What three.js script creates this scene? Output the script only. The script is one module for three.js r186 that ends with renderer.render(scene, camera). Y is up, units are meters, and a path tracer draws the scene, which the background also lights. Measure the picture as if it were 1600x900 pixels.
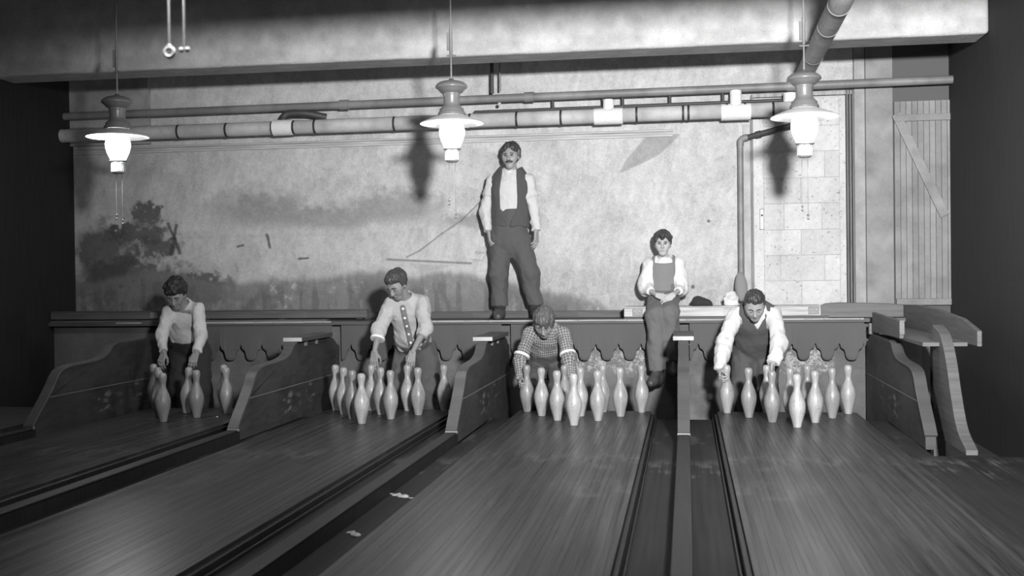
import * as THREE from 'three';
import { RoundedBoxGeometry } from 'three/addons/geometries/RoundedBoxGeometry.js';
import { mergeGeometries } from 'three/addons/utils/BufferGeometryUtils.js';
import { FontLoader } from 'three/addons/loaders/FontLoader.js';
import { TextGeometry } from 'three/addons/geometries/TextGeometry.js';

// ---------------------------------------------------------------- camera, light, exposure
const scene = new THREE.Scene();
scene.background = new THREE.Color(0x000000);
const camera = new THREE.PerspectiveCamera(29.14, 16 / 9, 0.05, 60);
camera.position.set(0, 1.094, 0);
camera.rotation.set(-0.01139, 0.15601, -0.01239, 'YXZ');
camera.focus = 8.9; camera.userData.fStop = 2.8;
scene.add(camera);
const renderer = new THREE.WebGLRenderer({ antialias: true });
renderer.toneMapping = THREE.LinearToneMapping;
renderer.toneMappingExposure = 1.0;
renderer.shadowMap.enabled = true;

// the photographer's flash powder, burnt on a pan right of the camera and above it
const FLASH = new THREE.Vector3(0.8, 2.27, -0.8);
const flash = new THREE.SpotLight(0xffffff, 405, 0, 0.75, 1.0, 2);
flash.position.copy(FLASH);
flash.target.position.set(0.9, 2.1, -10.3);
flash.castShadow = true; flash.shadow.radius = 9; flash.shadow.mapSize.set(2048, 2048);
flash.shadow.camera.near = 0.1; flash.shadow.camera.far = 20; flash.shadow.bias = -0.0005;
scene.add(flash, flash.target);
const LAMP_POWER = 3.5;

// ---------------------------------------------------------------- helpers
let seed = 7;
const rnd = () => { seed = (seed * 1664525 + 1013904223) >>> 0; return seed / 4294967296; };
const clamp = (x, a = 0, b = 1) => Math.min(b, Math.max(a, x));
const sm = (a, b, x) => { const t = clamp((x - a) / (b - a)); return t * t * (3 - 2 * t); };
const mix = (a, b, t) => a + (b - a) * t;
const V = (x, y, z) => new THREE.Vector3(x, y, z);
function hash(i, j, k = 0) { let h = Math.imul(i, 374761393) ^ Math.imul(j, 668265263) ^ Math.imul(k, 2147483647 ^ 0x5bd1e995); h = Math.imul(h ^ (h >>> 13), 1274126177); return ((h ^ (h >>> 16)) >>> 0) / 4294967296; }
function vn(x, y, p = 0, s = 0) {                       // value noise, periodic when p > 0
  const i = Math.floor(x), j = Math.floor(y), u = x - i, v = y - j, a = u * u * (3 - 2 * u), b = v * v * (3 - 2 * v);
  const w = n => p ? ((n % p) + p) % p : n;
  return mix(mix(hash(w(i), w(j), s), hash(w(i + 1), w(j), s), a), mix(hash(w(i), w(j + 1), s), hash(w(i + 1), w(j + 1), s), a), b);
}
function fbm(x, y, o = 4, p = 0, s = 0) { let r = 0, a = 0.5, t = 0; for (let k = 0; k < o; k++) { r += a * vn(x, y, p, s + k); t += a; a *= 0.5; x *= 2; y *= 2; p *= 2; } return r / t; }
function vn3(x, y, z, s = 0) {
  const i = Math.floor(x), j = Math.floor(y), k = Math.floor(z), u = x - i, v = y - j, w = z - k;
  const a = u * u * (3 - 2 * u), b = v * v * (3 - 2 * v), c = w * w * (3 - 2 * w), h = (l, m, n) => hash(i + l + (k + n) * 57, j + m, s + (k + n) * 13);
  return mix(mix(mix(h(0, 0, 0), h(1, 0, 0), a), mix(h(0, 1, 0), h(1, 1, 0), a), b), mix(mix(h(0, 0, 1), h(1, 0, 1), a), mix(h(0, 1, 1), h(1, 1, 1), a), b), c);
}
const toS = l => 255 * (l <= 0.0031308 ? 12.92 * l : 1.055 * Math.pow(Math.max(l, 0), 1 / 2.4) - 0.055);
function tex(w, h, fn, { color = true, wrap = true } = {}) {   // fn(u, v) gives a linear grey value
  const d = new Uint8Array(w * h * 4);
  for (let j = 0; j < h; j++) for (let i = 0; i < w; i++) {
    const l = clamp(fn((i + 0.5) / w, (j + 0.5) / h)), q = color ? toS(l) : 255 * l, o = (j * w + i) * 4;
    d[o] = d[o + 1] = d[o + 2] = q; d[o + 3] = 255;
  }
  const t = new THREE.DataTexture(d, w, h);
  t.magFilter = THREE.LinearFilter; t.minFilter = THREE.LinearMipmapLinearFilter; t.generateMipmaps = true;
  t.wrapS = t.wrapT = wrap ? THREE.RepeatWrapping : THREE.ClampToEdgeWrapping;
  if (color) t.colorSpace = THREE.SRGBColorSpace;
  t.needsUpdate = true;
  return t;
}
const G = l => new THREE.Color().setRGB(l, l, l);
function mat(l, roughness = 0.8, o = {}) { return new THREE.MeshPhysicalMaterial({ color: G(l), roughness, metalness: 0, ...o }); }

const taken = {};
function numbered(n) { const k = taken[n] = (taken[n] ?? -1) + 1; return k ? `${n}_${String(k).padStart(3, '0')}` : n; }
function shade(m) { m.castShadow = m.receiveShadow = true; return m; }
function part(parent, name, geo, material, label) {
  const m = shade(new THREE.Mesh(geo, material)); m.name = name; if (label) m.userData.label = label; parent.add(m); return m;
}
function thing(name, label, category, [x, y, z] = [0, 0, 0], group) {
  const o = new THREE.Group(); o.name = numbered(name); o.position.set(x, y, z);
  o.userData = { label, category }; if (group) o.userData.group = group;
  scene.add(o); return o;
}
function solo(name, label, category, geo, material, [x, y, z] = [0, 0, 0], group) {
  const m = shade(new THREE.Mesh(geo, material)); m.name = numbered(name); m.position.set(x, y, z);
  m.userData = { label, category }; if (group) m.userData.group = group; scene.add(m); return m;
}
function struct(name, geo, material, label, category) {
  const m = shade(new THREE.Mesh(geo, material)); m.name = name; m.userData = { kind: 'structure', label, category }; scene.add(m); return m;
}
function boxUV(g, s = 1, ox = 0, oy = 0) {               // uv in metres from the side a face looks at
  if (g.index) g = g.toNonIndexed();
  if (!g.attributes.normal) g.computeVertexNormals();
  const p = g.attributes.position, n = g.attributes.normal, uv = new Float32Array(p.count * 2);
  for (let i = 0; i < p.count; i += 3) {
    let ax = 0, ay = 0, az = 0;
    for (let k = 0; k < 3; k++) { ax += Math.abs(n.getX(i + k)); ay += Math.abs(n.getY(i + k)); az += Math.abs(n.getZ(i + k)); }
    for (let k = 0; k < 3; k++) {
      const x = p.getX(i + k), y = p.getY(i + k), z = p.getZ(i + k);
      const [a, b] = az >= ax && az >= ay ? [x, y] : ay >= ax ? [x, z] : [z, y];
      uv[(i + k) * 2] = a * s + ox; uv[(i + k) * 2 + 1] = b * s + oy;
    }
  }
  g.setAttribute('uv', new THREE.BufferAttribute(uv, 2));
  return g;
}
function box(x0, x1, y0, y1, z0, z1, r = 0) {
  const w = x1 - x0, h = y1 - y0, d = z1 - z0;
  const g = r ? new RoundedBoxGeometry(w, h, d, 2, Math.min(r, w / 2.01, h / 2.01, d / 2.01)) : new THREE.BoxGeometry(w, h, d);
  g.translate((x0 + x1) / 2, (y0 + y1) / 2, (z0 + z1) / 2);
  return boxUV(g);
}
function rod(a, b, r, seg = 14, r2 = r) {
  const d = b.clone().sub(a), g = new THREE.CylinderGeometry(r2, r, d.length(), seg, 1);
  g.applyQuaternion(new THREE.Quaternion().setFromUnitVectors(V(0, 1, 0), d.clone().normalize()));
  g.translate((a.x + b.x) / 2, (a.y + b.y) / 2, (a.z + b.z) / 2);
  return boxUV(g);
}
function lathe(pts, seg = 40) { return new THREE.LatheGeometry(pts.map(([r, y]) => new THREE.Vector2(r, y)), seg); }
function tube(pts, r, n = 40, seg = 10) { return boxUV(new THREE.TubeGeometry(new THREE.CatmullRomCurve3(pts), n, r, seg, false)); }
const join = gs => mergeGeometries(gs.map(g => { g = g.index ? g.toNonIndexed() : g; for (const k of Object.keys(g.attributes)) if (!['position', 'normal', 'uv'].includes(k)) g.deleteAttribute(k); return g; }), false);
function extrude(pts, depth, bevel = 0) {                // pts in (x, y), centred depth along z
  const s = new THREE.Shape(pts.map(([x, y]) => new THREE.Vector2(x, y)));
  const g = new THREE.ExtrudeGeometry(s, { depth: depth - 2 * bevel, bevelEnabled: bevel > 0, bevelSize: bevel, bevelThickness: bevel, bevelOffset: -bevel, bevelSegments: 2, curveSegments: 6 });
  g.translate(0, 0, -(depth - 2 * bevel) / 2); return g;
}

// ---------------------------------------------------------------- textures
const tPlasterBump = tex(512, 512, (u, v) => 0.6 * fbm(u * 24, v * 24, 4, 24, 3) + 0.4 * vn(u * 128, v * 128, 128, 9), { color: false });
const tMottle = tex(512, 512, (u, v) => 0.78 + 0.5 * (fbm(u * 8, v * 8, 5, 8, 21) - 0.5) + 0.12 * (vn(u * 160, v * 160, 160, 5) - 0.5));
const tWoodX = tex(512, 512, (u, v) => 0.75 + 0.55 * (fbm(u * 3, v * 64, 3, 0, 31) - 0.5) + 0.16 * (vn(u * 12, v * 256, 0, 4) - 0.5));
const tWoodY = tex(512, 512, (u, v) => 0.75 + 0.55 * (fbm(u * 64, v * 3, 3, 0, 31) - 0.5) + 0.16 * (vn(u * 256, v * 12, 0, 4) - 0.5));
const tWeave = tex(256, 256, (u, v) => 0.5 + 0.25 * Math.sin(u * 6.2832 * 42) * Math.sin(v * 6.2832 * 42) + 0.5 * (fbm(u * 16, v * 16, 3, 16, 8) - 0.5), { color: false });

// the painted back wall: worn distemper with a faded shore scene. x, y in metres
function seg2(x, y, ax, ay, bx, by) { const t = clamp(((x - ax) * (bx - ax) + (y - ay) * (by - ay)) / ((bx - ax) ** 2 + (by - ay) ** 2)); return Math.hypot(x - ax - t * (bx - ax), y - ay - t * (by - ay)); }
function poly(x, y, P) { let d = 1e9, s = 1; for (let i = 0, j = P.length - 1; i < P.length; j = i++) { const [ax, ay] = P[i], [bx, by] = P[j]; d = Math.min(d, seg2(x, y, ax, ay, bx, by)); if ((ay > y) !== (by > y) && x < (bx - ax) * (y - ay) / (by - ay) + ax) s = -s; } return s * d; }
const blob = (x, y, cx, cy, rx, ry) => 1 - Math.hypot((x - cx) / rx, (y - cy) / ry);
const BX0 = -6.1, BX1 = 2.4, BY0 = 0.6, BY1 = 3.7;
const bushTop = [[-6.1, 1.1], [-5.86, 1.1], [-5.3, 1.2], [-4.97, 1.17], [-4.63, 1.07], [-4.04, 1.09], [-3.26, 1.12], [-2.94, 1.17], [-2.62, 1.1], [-2.24, 1.15], [-1.63, 1.03], [-1.02, 0.9], [-0.6, 0.75], [2.4, 0.5]];
function lerpTable(T, x) { for (let i = 1; i < T.length; i++) if (x <= T[i][0]) return mix(T[i - 1][1], T[i][1], (x - T[i - 1][0]) / (T[i][0] - T[i - 1][0])); return T[T.length - 1][1]; }
function mural(x, y) {
  const n1 = fbm(x * 1.3, y * 1.3, 5, 0, 51), n2 = fbm(x * 5, y * 5, 5, 0, 61), n3 = vn(x * 110, y * 110, 0, 71), n4 = fbm(x * 22, y * 22, 3, 0, 81);
  const n5 = fbm(x * 30 + 6 * n2, y * 11 + 6 * n2, 3, 0, 101), n6 = vn(x * 210, y * 210, 0, 103);
  let l = 0.475 + 0.1 * (n1 - 0.5) + 0.2 * (n2 - 0.5) + 0.09 * (n3 - 0.5) + 0.1 * (n6 - 0.5) + 0.1 * (n4 - 0.5) + 0.14 * (n5 - 0.5) - 0.1 * sm(0.8, 0.95, n3 * 0.6 + n4 * 0.45);
  if (y < 2.38 && x < 0.5) {
    const j = n2 - 0.5, k = n4 - 0.5;
    const paint = (m, to, a) => { l = mix(l, to * (1 + 0.35 * k + 0.2 * (n3 - 0.5)), clamp(a * m)); };
    // grey clouds, water and shore
    for (const [cx, cy, rx, ry, to] of [[-4.1, 1.78, 0.7, 0.24, 0.27], [-2.75, 1.78, 0.62, 0.22, 0.27], [-3.4, 1.68, 0.8, 0.16, 0.27], [-1.9, 1.62, 0.6, 0.1, 0.27]]) paint(sm(-0.05, 0.7, blob(x + j * 0.35, y + k * 0.12, cx, cy, rx, ry)), to, 0.85);
    paint(sm(0.03, 0.0, Math.abs(y - 1.51 - 0.01 * j)) * sm(-3.0, -3.4, x) * sm(-5.2, -4.9, x), 0.42, 0.55);
    // trees at the west end
    for (const [cx, cy, rx, ry] of [[-5.33, 1.76, 0.2, 0.14], [-5.4, 1.56, 0.42, 0.12], [-5.75, 1.35, 0.35, 0.4], [-5.2, 1.42, 0.3, 0.14], [-5.5, 1.05, 0.8, 0.32], [-4.75, 1.0, 0.42, 0.2]]) paint(sm(0, 0.45, blob(x + j * 0.4 + k * 0.15, y + k * 0.2, cx, cy, rx, ry)), 0.07, 0.85);
    // reeds and bushes along the bottom
    const bt = lerpTable(bushTop, x) + 0.07 * (fbm(x * 9, y * 2.5, 3, 0, 91) - 0.5) + 0.018 * (vn(x * 40, y * 3, 0, 93) - 0.5);
    paint(sm(bt + 0.03, bt - 0.06, y), 0.19, 0.85 * sm(0.2, 0.33, n2 * 0.5 + n4 * 0.5));
    paint(sm(bt - 0.02, bt - 0.16, y) * sm(0.45, 0.6, fbm(x * 14, y * 3, 3, 0, 95)), 0.12, 0.6);
    // boat: hull line, bow, rope, name plate strokes, sails
    paint(sm(0.016, 0.005, seg2(x, y, -2.84, 1.262, -2.02, 1.213)), 0.16, 0.75);
    paint(sm(0.0, -0.03, poly(x, y, [[-2.7, 1.24], [-2.1, 1.21], [-2.28, 1.16], [-2.5, 1.12]])), 0.3, 0.5);
    const rp = [[-2.65, 1.28], [-2.52, 1.34], [-2.3, 1.5], [-2.11, 1.62], [-1.94, 1.78], [-1.9, 1.86]];
    for (let i = 1; i < rp.length; i++) paint(sm(0.011, 0.003, seg2(x, y, ...rp[i - 1], ...rp[i])), 0.15, 0.7);
    paint(sm(0.006, 0.002, Math.min(seg2(x, y, -2.03, 1.255, -1.91, 1.235), seg2(x, y, -1.91, 1.235, -1.86, 1.33))), 0.22, 0.6);
    paint(sm(-0.004, 0.012, -poly(x + 0.05 * k, y + 0.04 * k, [[-0.62, 2.02], [-0.53, 2.17], [-0.31, 2.42], [0.02, 2.42], [-0.22, 2.2], [-0.44, 2.09]])), 0.29, 0.85);
    for (const [ax, ay, bx, by] of [[-0.93, 2.36, -0.95, 1.9], [-1.12, 2.36, -1.14, 1.9], [-1.4, 1.94, -1.3, 2.36], [-0.89, 2.36, -0.9, 1.9]]) paint(sm(0.02, 0.0, seg2(x + 0.02 * k, y, ax, ay, bx, by)), 0.4, 0.45);
    // wading bird, swallow and fish
    for (const [ax, ay, bx, by, w] of [[-5.08, 1.65, -5.01, 1.5, 0.02], [-4.99, 1.63, -5.02, 1.5, 0.02], [-5.02, 1.5, -5.05, 1.35, 0.03], [-5.01, 1.5, -4.96, 1.36, 0.025], [-4.05, 1.52, -4.02, 1.4, 0.02], [-4.36, 1.41, -4.3, 1.42, 0.014], [-3.73, 1.28, -3.63, 1.285, 0.013]]) paint(sm(w * 1.1, w * 0.4, seg2(x + 0.02 * k, y + 0.02 * j, ax, ay, bx, by)), 0.06, 0.8);
  }
  // flaked spots
  for (const [cx, cy, r] of [[0.21, 1.58, 0.02], [-1.64, 2.395, 0.05], [0.06, 0.98, 0.02]]) l = mix(l, 0.15, sm(0, 0.4, blob(x, y + 0.02 * n4, cx, cy, r, r)));
  // grubby lower plaster right of the painting
  l *= 1 - 0.28 * sm(1.25, 0.8, y + 0.5 * (n2 - 0.5)) * sm(0.42, 0.62, n4 * 0.5 + n2 * 0.5 + 0.08);
  return l;
}
const tMural = tex(2048, 748, (u, v) => mural(mix(BX0, BX1, u), mix(BY0, BY1, v)), { wrap: false });

const M = {
  plasterCeil: mat(0.42, 0.95, { map: tMottle, bumpMap: tPlasterBump, bumpScale: 0.004 }),
  beam: mat(0.62, 0.95, { map: tMottle, bumpMap: tPlasterBump, bumpScale: 0.004 }),
  wall: new THREE.MeshPhysicalMaterial({ color: 0xffffff, map: tMural, roughness: 0.92, bumpMap: tPlasterBump, bumpScale: 0.003 }),
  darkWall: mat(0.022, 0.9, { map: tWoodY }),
  trim: mat(0.58, 0.7, { map: tWoodX }),
  baseboard: mat(0.1, 0.6, { map: tWoodX }),
  floor: mat(0.05, 0.9, { map: tMottle }),
  ledge: mat(0.1, 0.6, { map: tWoodX }),
  ledgeEdge: mat(0.42, 0.6, { map: tWoodX }),
  railWood: mat(0.62, 0.65, { map: tWoodX }),
  railDark: mat(0.13, 0.55, { map: tWoodX }),
  curtain: mat(0.085, 0.75, { bumpMap: tWeave, bumpScale: 0.001 }),
  iron: mat(0.27, 0.5, { map: tMottle }),
  ironDark: mat(0.05, 0.55),
  pipeWrap: mat(0.58, 0.85, { map: tMottle, bumpMap: tPlasterBump, bumpScale: 0.002 }),
  bandDark: mat(0.03, 0.6),
  plasterFit: mat(0.75, 0.9, { bumpMap: tPlasterBump, bumpScale: 0.006 }),
  lampMetal: mat(0.19, 0.35, { metalness: 0.1 }),
  lampShade: mat(0.7, 0.4),
  chain: mat(0.15, 0.4),
  glass: new THREE.MeshPhysicalMaterial({ color: 0xffffff, roughness: 0.05, transmission: 1, thickness: 0, ior: 1.45 }),
  glow: new THREE.MeshStandardMaterial({ color: 0xffffff, emissive: 0xffffff, emissiveIntensity: 6 }),
};

// ---------------------------------------------------------------- the room
const WZ = -10.35, XL = -6.08, XR = 2.32, ZR = 2.6, CY = 3.62, PIT = -0.32;
{ // back wall carries the painting
  const g = new THREE.BoxGeometry(XR - XL + 0.4, CY + 0.6, 0.25); g.translate((XL + XR) / 2, (CY - 0.5) / 2, WZ - 0.125);
  const p = g.attributes.position, uv = g.attributes.uv;
  for (let i = 0; i < p.count; i++) uv.setXY(i, (p.getX(i) - BX0) / (BX1 - BX0), (p.getY(i) - BY0) / (BY1 - BY0));
  const wb = struct('wall_back', g, M.wall, 'plaster end wall with a faded painted shore and sailing boat', 'wall');
  const font = await new FontLoader().loadAsync('fonts/droid/droid_serif_regular.typeface.json');
  const t = new TextGeometry('Nancy', { font, size: 0.03, depth: 0.0008, curveSegments: 3 }); t.applyMatrix4(new THREE.Matrix4().makeShear(0, 0, 0.3, 0, 0, 0)); t.translate(-1.985, 1.3, WZ);
  part(wb, 'lettering', t, mat(0.2, 0.9), 'faint painted boat name');
}
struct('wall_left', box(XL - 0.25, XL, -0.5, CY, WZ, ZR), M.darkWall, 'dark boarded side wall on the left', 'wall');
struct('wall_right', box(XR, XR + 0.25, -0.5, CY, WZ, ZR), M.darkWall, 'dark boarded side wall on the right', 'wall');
struct('wall_rear', box(XL, XR, -0.5, CY, ZR, ZR + 0.25), M.darkWall, 'dark wall behind the camera', 'wall');
struct('ceiling', box(XL, XR, CY, CY + 0.2, WZ, ZR), M.plasterCeil, 'plaster ceiling above the beams', 'ceiling');
struct('floor', box(XL, XR, PIT - 0.2, PIT, WZ, ZR), M.floor, 'dark floor under the lanes and the pin pit', 'floor');
struct('trim_1', box(XL, XR, 2.908, CY, -9.36, -9.0, 0.03), M.beam, 'deep plastered ceiling beam across the end wall', 'beam');
struct('trim_2', box(XL, XR, 2.74, CY, -5.1, -4.7, 0.03), M.beam, 'plastered ceiling beam nearer the camera', 'beam');
{ // picture moulding under the pipes
  const g = extrude([[0, 0], [0.03, 0], [0.03, 0.02], [0.018, 0.026], [0.018, 0.04], [0.036, 0.05], [0.036, 0.062], [0, 0.07]], 5.94, 0);
  g.rotateY(-Math.PI / 2); g.translate(-3.08, 2.355, WZ);
  struct('trim_3', boxUV(g), M.trim, 'narrow painted wall moulding under the pipes', 'moulding');
}
struct('trim_4', box(XL, -5.24, 2.44, CY, WZ, WZ + 0.06), mat(0.42, 0.9, { map: tMottle }), 'shallow grey wall pier at the left end', 'pier');
struct('baseboard_back', box(XL, 0.58, 0.69, 0.757, WZ, WZ + 0.03, 0.006), M.baseboard, 'dark baseboard along the ledge', 'baseboard');

// ledge over the pit, with the pit's back boards under it
struct('trim_5', box(XL, 1.85, 0.655, 0.69, WZ, -9.85, 0.004), M.ledge, 'dark wooden ledge above the pin pit', 'ledge');
{
  const e = [];
  let x = XL; while (x < 1.5) { const w = 0.08 + 0.5 * rnd(); if (rnd() < 0.8) { const h = 0.004 + 0.005 * rnd(); e.push(box(x, Math.min(x + w, 1.5), 0.683 - h, 0.6915, -9.852, -9.846)); } x += w + 0.004; }
  struct('trim_6', join(e), M.ledgeEdge, 'chipped pale nosing strip along the ledge front', 'nosing');
}
const tips = [[-4.74, -3.24, -3.931], [-3.16, -1.651, -3.064], [-1.571, -0.06, -0.4], [0.02, 1.51, 1.1]];
{
  const tBack = tex(2048, 256, (u, v) => {
    const x = mix(XL, 1.6, u), y = mix(PIT, 0.69, v), n = fbm(x * 7, y * 7, 4, 0, 5), f = vn(x * 170, y * 170, 0, 6), m = fbm(x * 30, y * 30, 3, 0, 8);
    let l = 0.12 + 0.08 * (n - 0.5) + 0.03 * (f - 0.5);
    const bay = tips.find(b => x > b[0] && x < b[1]);
    if (bay && bay[0] > -2) {
      const d = Math.abs(((x - bay[2] + 20.1) % 0.2) - 0.1), hot = bay[0] > 0 ? sm(0.75, 0.95, x) * sm(1.28, 1.2, x) : sm(-1.1, -0.95, x) * sm(-0.25, -0.35, x);
      const a = hot * sm(0.18, 0.3, y + 0.12 * (m - 0.5)) * sm(0.55, 0.4, y) * sm(0.52, 0.62, m * 0.6 + f * 0.5);
      l = mix(l, 0.6, clamp(a));
      l = mix(l, 0.2, clamp(0.5 * hot * sm(0.02, 0.3, y + 0.3 * (n - 0.5))));
      l = mix(l, 0.22, 0.35 * sm(-0.15, 0.05, x) * sm(0.45, 0.25, x) * sm(0.4, 0.7, n));
    }
    return l;
  }, { wrap: false });
  const g = new THREE.BoxGeometry(1.6 - XL, 0.655 - PIT, 0.04); g.translate((1.6 + XL) / 2, (0.655 + PIT) / 2, -9.97);
  const p = g.attributes.position, uv = g.attributes.uv; for (let i = 0; i < p.count; i++) uv.setXY(i, (p.getX(i) - XL) / (1.6 - XL), (p.getY(i) - PIT) / (0.69 - PIT));
  struct('wall_pit', g, new THREE.MeshPhysicalMaterial({ map: tBack, roughness: 0.8, bumpMap: tPlasterBump, bumpScale: 0.002 }), 'worn backboard of the pin pit under the leather flaps', 'backboard');
}

// ---------------------------------------------------------------- leather flaps with scalloped lower edge, one to each bay
const SC = [[0, 0.47], [0.006, 0.464], [0.01, 0.436], [0.024, 0.426], [0.04, 0.414], [0.047, 0.39], [0.051, 0.362], [0.062, 0.341], [0.08, 0.331], [0.1, 0.328]];
const whose = ['white shirt boy', 'jacket boy', 'checked shirt boy', 'dark vest boy'];
tips.forEach(([x0, x1, ph], b) => {
  const n = Math.round((x1 - x0) / 0.004), R = 10, pos = [], idx = [];
  const side = z0 => { const o = pos.length / 3; for (let i = 0; i <= n; i++) { const x = mix(x0 + 0.004, x1 - 0.004, i / n), d = Math.abs(((x - ph + 20.1) % 0.2) - 0.1); const yb = lerpTable(SC, d); for (let j = 0; j <= R; j++) { const t = j / R, y = mix(yb, 0.655, t); pos.push(x, y, z0 + 0.012 * (1 - t) * Math.sin(x * 7 + b) + 0.006 * (1 - t) * Math.sin(x * 23 + 2 * b) + 0.008 * (1 - t)); } } return o; };
  const f = side(-9.868), k = side(-9.88), r = R + 1;
  for (let i = 0; i < n; i++) for (let j = 0; j < R; j++) { const a = i * r + j; idx.push(f + a, f + a + r, f + a + 1, f + a + 1, f + a + r, f + a + r + 1, k + a, k + a + 1, k + a + r, k + a + 1, k + a + r + 1, k + a + r); }
  for (let i = 0; i < n; i++) { const a = i * r; idx.push(f + a, k + a, f + a + r, f + a + r, k + a, k + a + r); }
  const g = new THREE.BufferGeometry(); g.setAttribute('position', new THREE.Float32BufferAttribute(pos, 3)); g.setIndex(idx); g.computeVertexNormals();
  solo('pit_flap', `dark leather flap with scalloped edge behind the ${whose[b]}`, 'flap', boxUV(g), M.curtain, [0, 0, 0], 'scalloped flaps over the pin pit');
});

// ---------------------------------------------------------------- lanes
const LANES = [-3.99, -2.408, -0.815, 0.762], LW = 1.06, ZB = -8.87, ZF = 1.6;
const tLane = tex(512, 2048, (u, v) => {
  const x = u * LW, z = v * (ZF - ZB), b = Math.floor(u * 39), t = hash(b, 3), t2 = hash(b, Math.floor(z / 1.7 + hash(b, 9) * 5), 4);
  let l = 0.034 + 0.012 * (t - 0.5) + 0.018 * (t2 - 0.5) + 0.03 * (fbm(x * 90, z * 1.1, 3, 0, 12) - 0.5) + 0.03 * (vn(x * 380, z * 6, 0, 14) - 0.5);
  const worn = fbm(x * 3, z * 0.9, 4, 0, 16);
  l *= 0.8 + 0.5 * worn;
  const d = fbm(x * 8, z * 5, 4, 0, 18), e = fbm(x * 40, z * 14, 3, 0, 20);
  const smear = Math.max(sm(0.35, 0.05, Math.abs(z - 2.28 - 0.5 * (d - 0.5))), 0.7 * sm(0.3, 0.05, Math.abs(z - 3.1 - 0.7 * (d - 0.5))) * sm(0.4, 0.8, u));
  l += 0.045 * smear * sm(0.45, 0.65, d * 0.55 + e * 0.45);
  return l;
});
const tLaneRough = tex(256, 1024, (u, v) => 0.36 + 0.2 * (fbm(u * 60, v * 9, 3, 0, 22) - 0.5) + 0.14 * (fbm(u * 4, v * 8, 3, 0, 23) - 0.5), { color: false });
const mLane = new THREE.MeshPhysicalMaterial({ map: tLane, roughness: 1, roughnessMap: tLaneRough, ior: 1.45, specularIntensity: 0.42 });
const boardGeo = [0, 1].map(flip => Array.from({ length: 39 }, (_, i) => {
  const w = LW / 39, h = 0.0004 * ((i * 7) % 3), g = new THREE.BoxGeometry(w - 0.0006, 0.06 - h, ZF - ZB); g.translate(0, -0.03 - h / 2, (ZF + ZB) / 2);
  const p = g.attributes.position, uv = g.attributes.uv;
  for (let k = 0; k < p.count; k++) { const f = (i + 0.5 + p.getX(k) / w * 0.98) / 39; uv.setXY(k, flip ? 1 - f : f, (p.getZ(k) - ZB) / (ZF - ZB)); }
  return g;
}));
LANES.forEach((cx, n) => {
  const L = thing('bowling_lane', `polished wooden bowling lane of the ${whose[n]}`, 'lane', [cx, 0, 0], 'bowling lanes side by side');
  for (let i = 0; i < 39; i++) { const m = part(L, 'board', boardGeo[n % 2][i], mLane); m.position.x = -LW / 2 + LW / 39 * (i + 0.5); }
  part(L, 'substructure', box(-LW / 2, LW / 2, PIT, -0.0605, ZB, ZF), M.floor);
});
// gutters with a ball return rail in the middle of each gap
const GAPS = [-4.781, -3.199, -1.6115, -0.0265];
const tGut = tex(256, 2048, (u, v) => {
  const x = u, z = v * 10.5, n = fbm(x * 6, z * 1.5, 4, 0, 33), g = fbm(x * 60, z * 1.2, 3, 0, 34), d = fbm(x * 12, z * 6, 4, 0, 36);
  let l = 0.022 + 0.018 * (n - 0.5) + 0.014 * (g - 0.5);
  l += 0.07 * sm(0.4, 0.1, Math.abs(z - 2.2 - 0.5 * (d - 0.5))) * sm(0.5, 0.7, d * 0.6 + g * 0.4);
  l += 0.04 * sm(0.5, 0.1, Math.abs(z - 1.1)) * sm(0.5, 0.7, d);
  return l;
});
const mGut = new THREE.MeshPhysicalMaterial({ map: tGut, roughness: 0.7, specularIntensity: 0.3 });
const mRail = mat(0.028, 0.55, { map: tWoodY, specularIntensity: 0.5 });
function gutUV(g, x0) { g = boxUV(g); const p = g.attributes.position, uv = g.attributes.uv; for (let i = 0; i < p.count; i++) uv.setXY(i, p.getX(i) - x0, (p.getZ(i) - ZB) / 10.5); return g; }
const gapName = ['left of the far left lane', 'between the two left lanes', 'between the jacket boy and checked shirt lanes', 'between the checked shirt and dark vest lanes'];
GAPS.forEach((cx, n) => {
  const a = n ? LANES[n - 1] + LW / 2 : cx - 0.26, b = LANES[n] - LW / 2;
  for (const [x0, x1, side, word] of [[a, cx - 0.042, 1, 'left'], [cx + 0.042, b, -1, 'right']]) {
    const g = thing('gutter', `${word} hand gutter channel ${gapName[n]}`, 'gutter', [0, 0, 0], 'ball gutters');
    part(g, 'channel', gutUV(box(x0 + 0.001, x1 - 0.001, PIT, -0.065, ZB, ZF), x0), mGut);
    const e = side > 0 ? x0 : x1;
    part(g, 'edge_strip', box(Math.min(e, e + side * 0.026) + 0.001, Math.max(e, e + side * 0.026) - 0.001, -0.065, -0.018, ZB + 0.02, ZF, 0.005), mRail);
    part(g, 'bead', box(Math.min(e + side * 0.034, e + side * 0.044), Math.max(e + side * 0.034, e + side * 0.044), -0.065, -0.045, ZB + 0.02, ZF, 0.004), mRail);
  }
  const r = thing('return_rail', `low ball return rail ${gapName[n]}`, 'rail', [cx, 0, 0], 'ball return rails');
  part(r, 'rail_body', box(-0.04, 0.04, PIT, 0.004, -7.5, ZF), mRail);
  part(r, 'rail_cap', box(-0.041, 0.041, 0.004, 0.018, -7.47, ZF, 0.006), mRail);
  part(r, 'end_strip', box(-0.043, 0.043, 0.006, 0.026, -7.485, -7.462, 0.004), mat(0.3, 0.6));
});
struct('trim_7', box(XL, GAPS[0] - 0.26, PIT, 0, ZB, ZF), M.floor, 'dark floor boards left of the lanes', 'floor');
struct('trim_8', gutUV(join([box(1.302, XR, PIT, -0.03, -7.0, ZF), box(1.302, 1.514, PIT, -0.066, ZB, -7.0)]), 1.3), mGut, 'dark side floor right of the lanes', 'floor');

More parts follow.
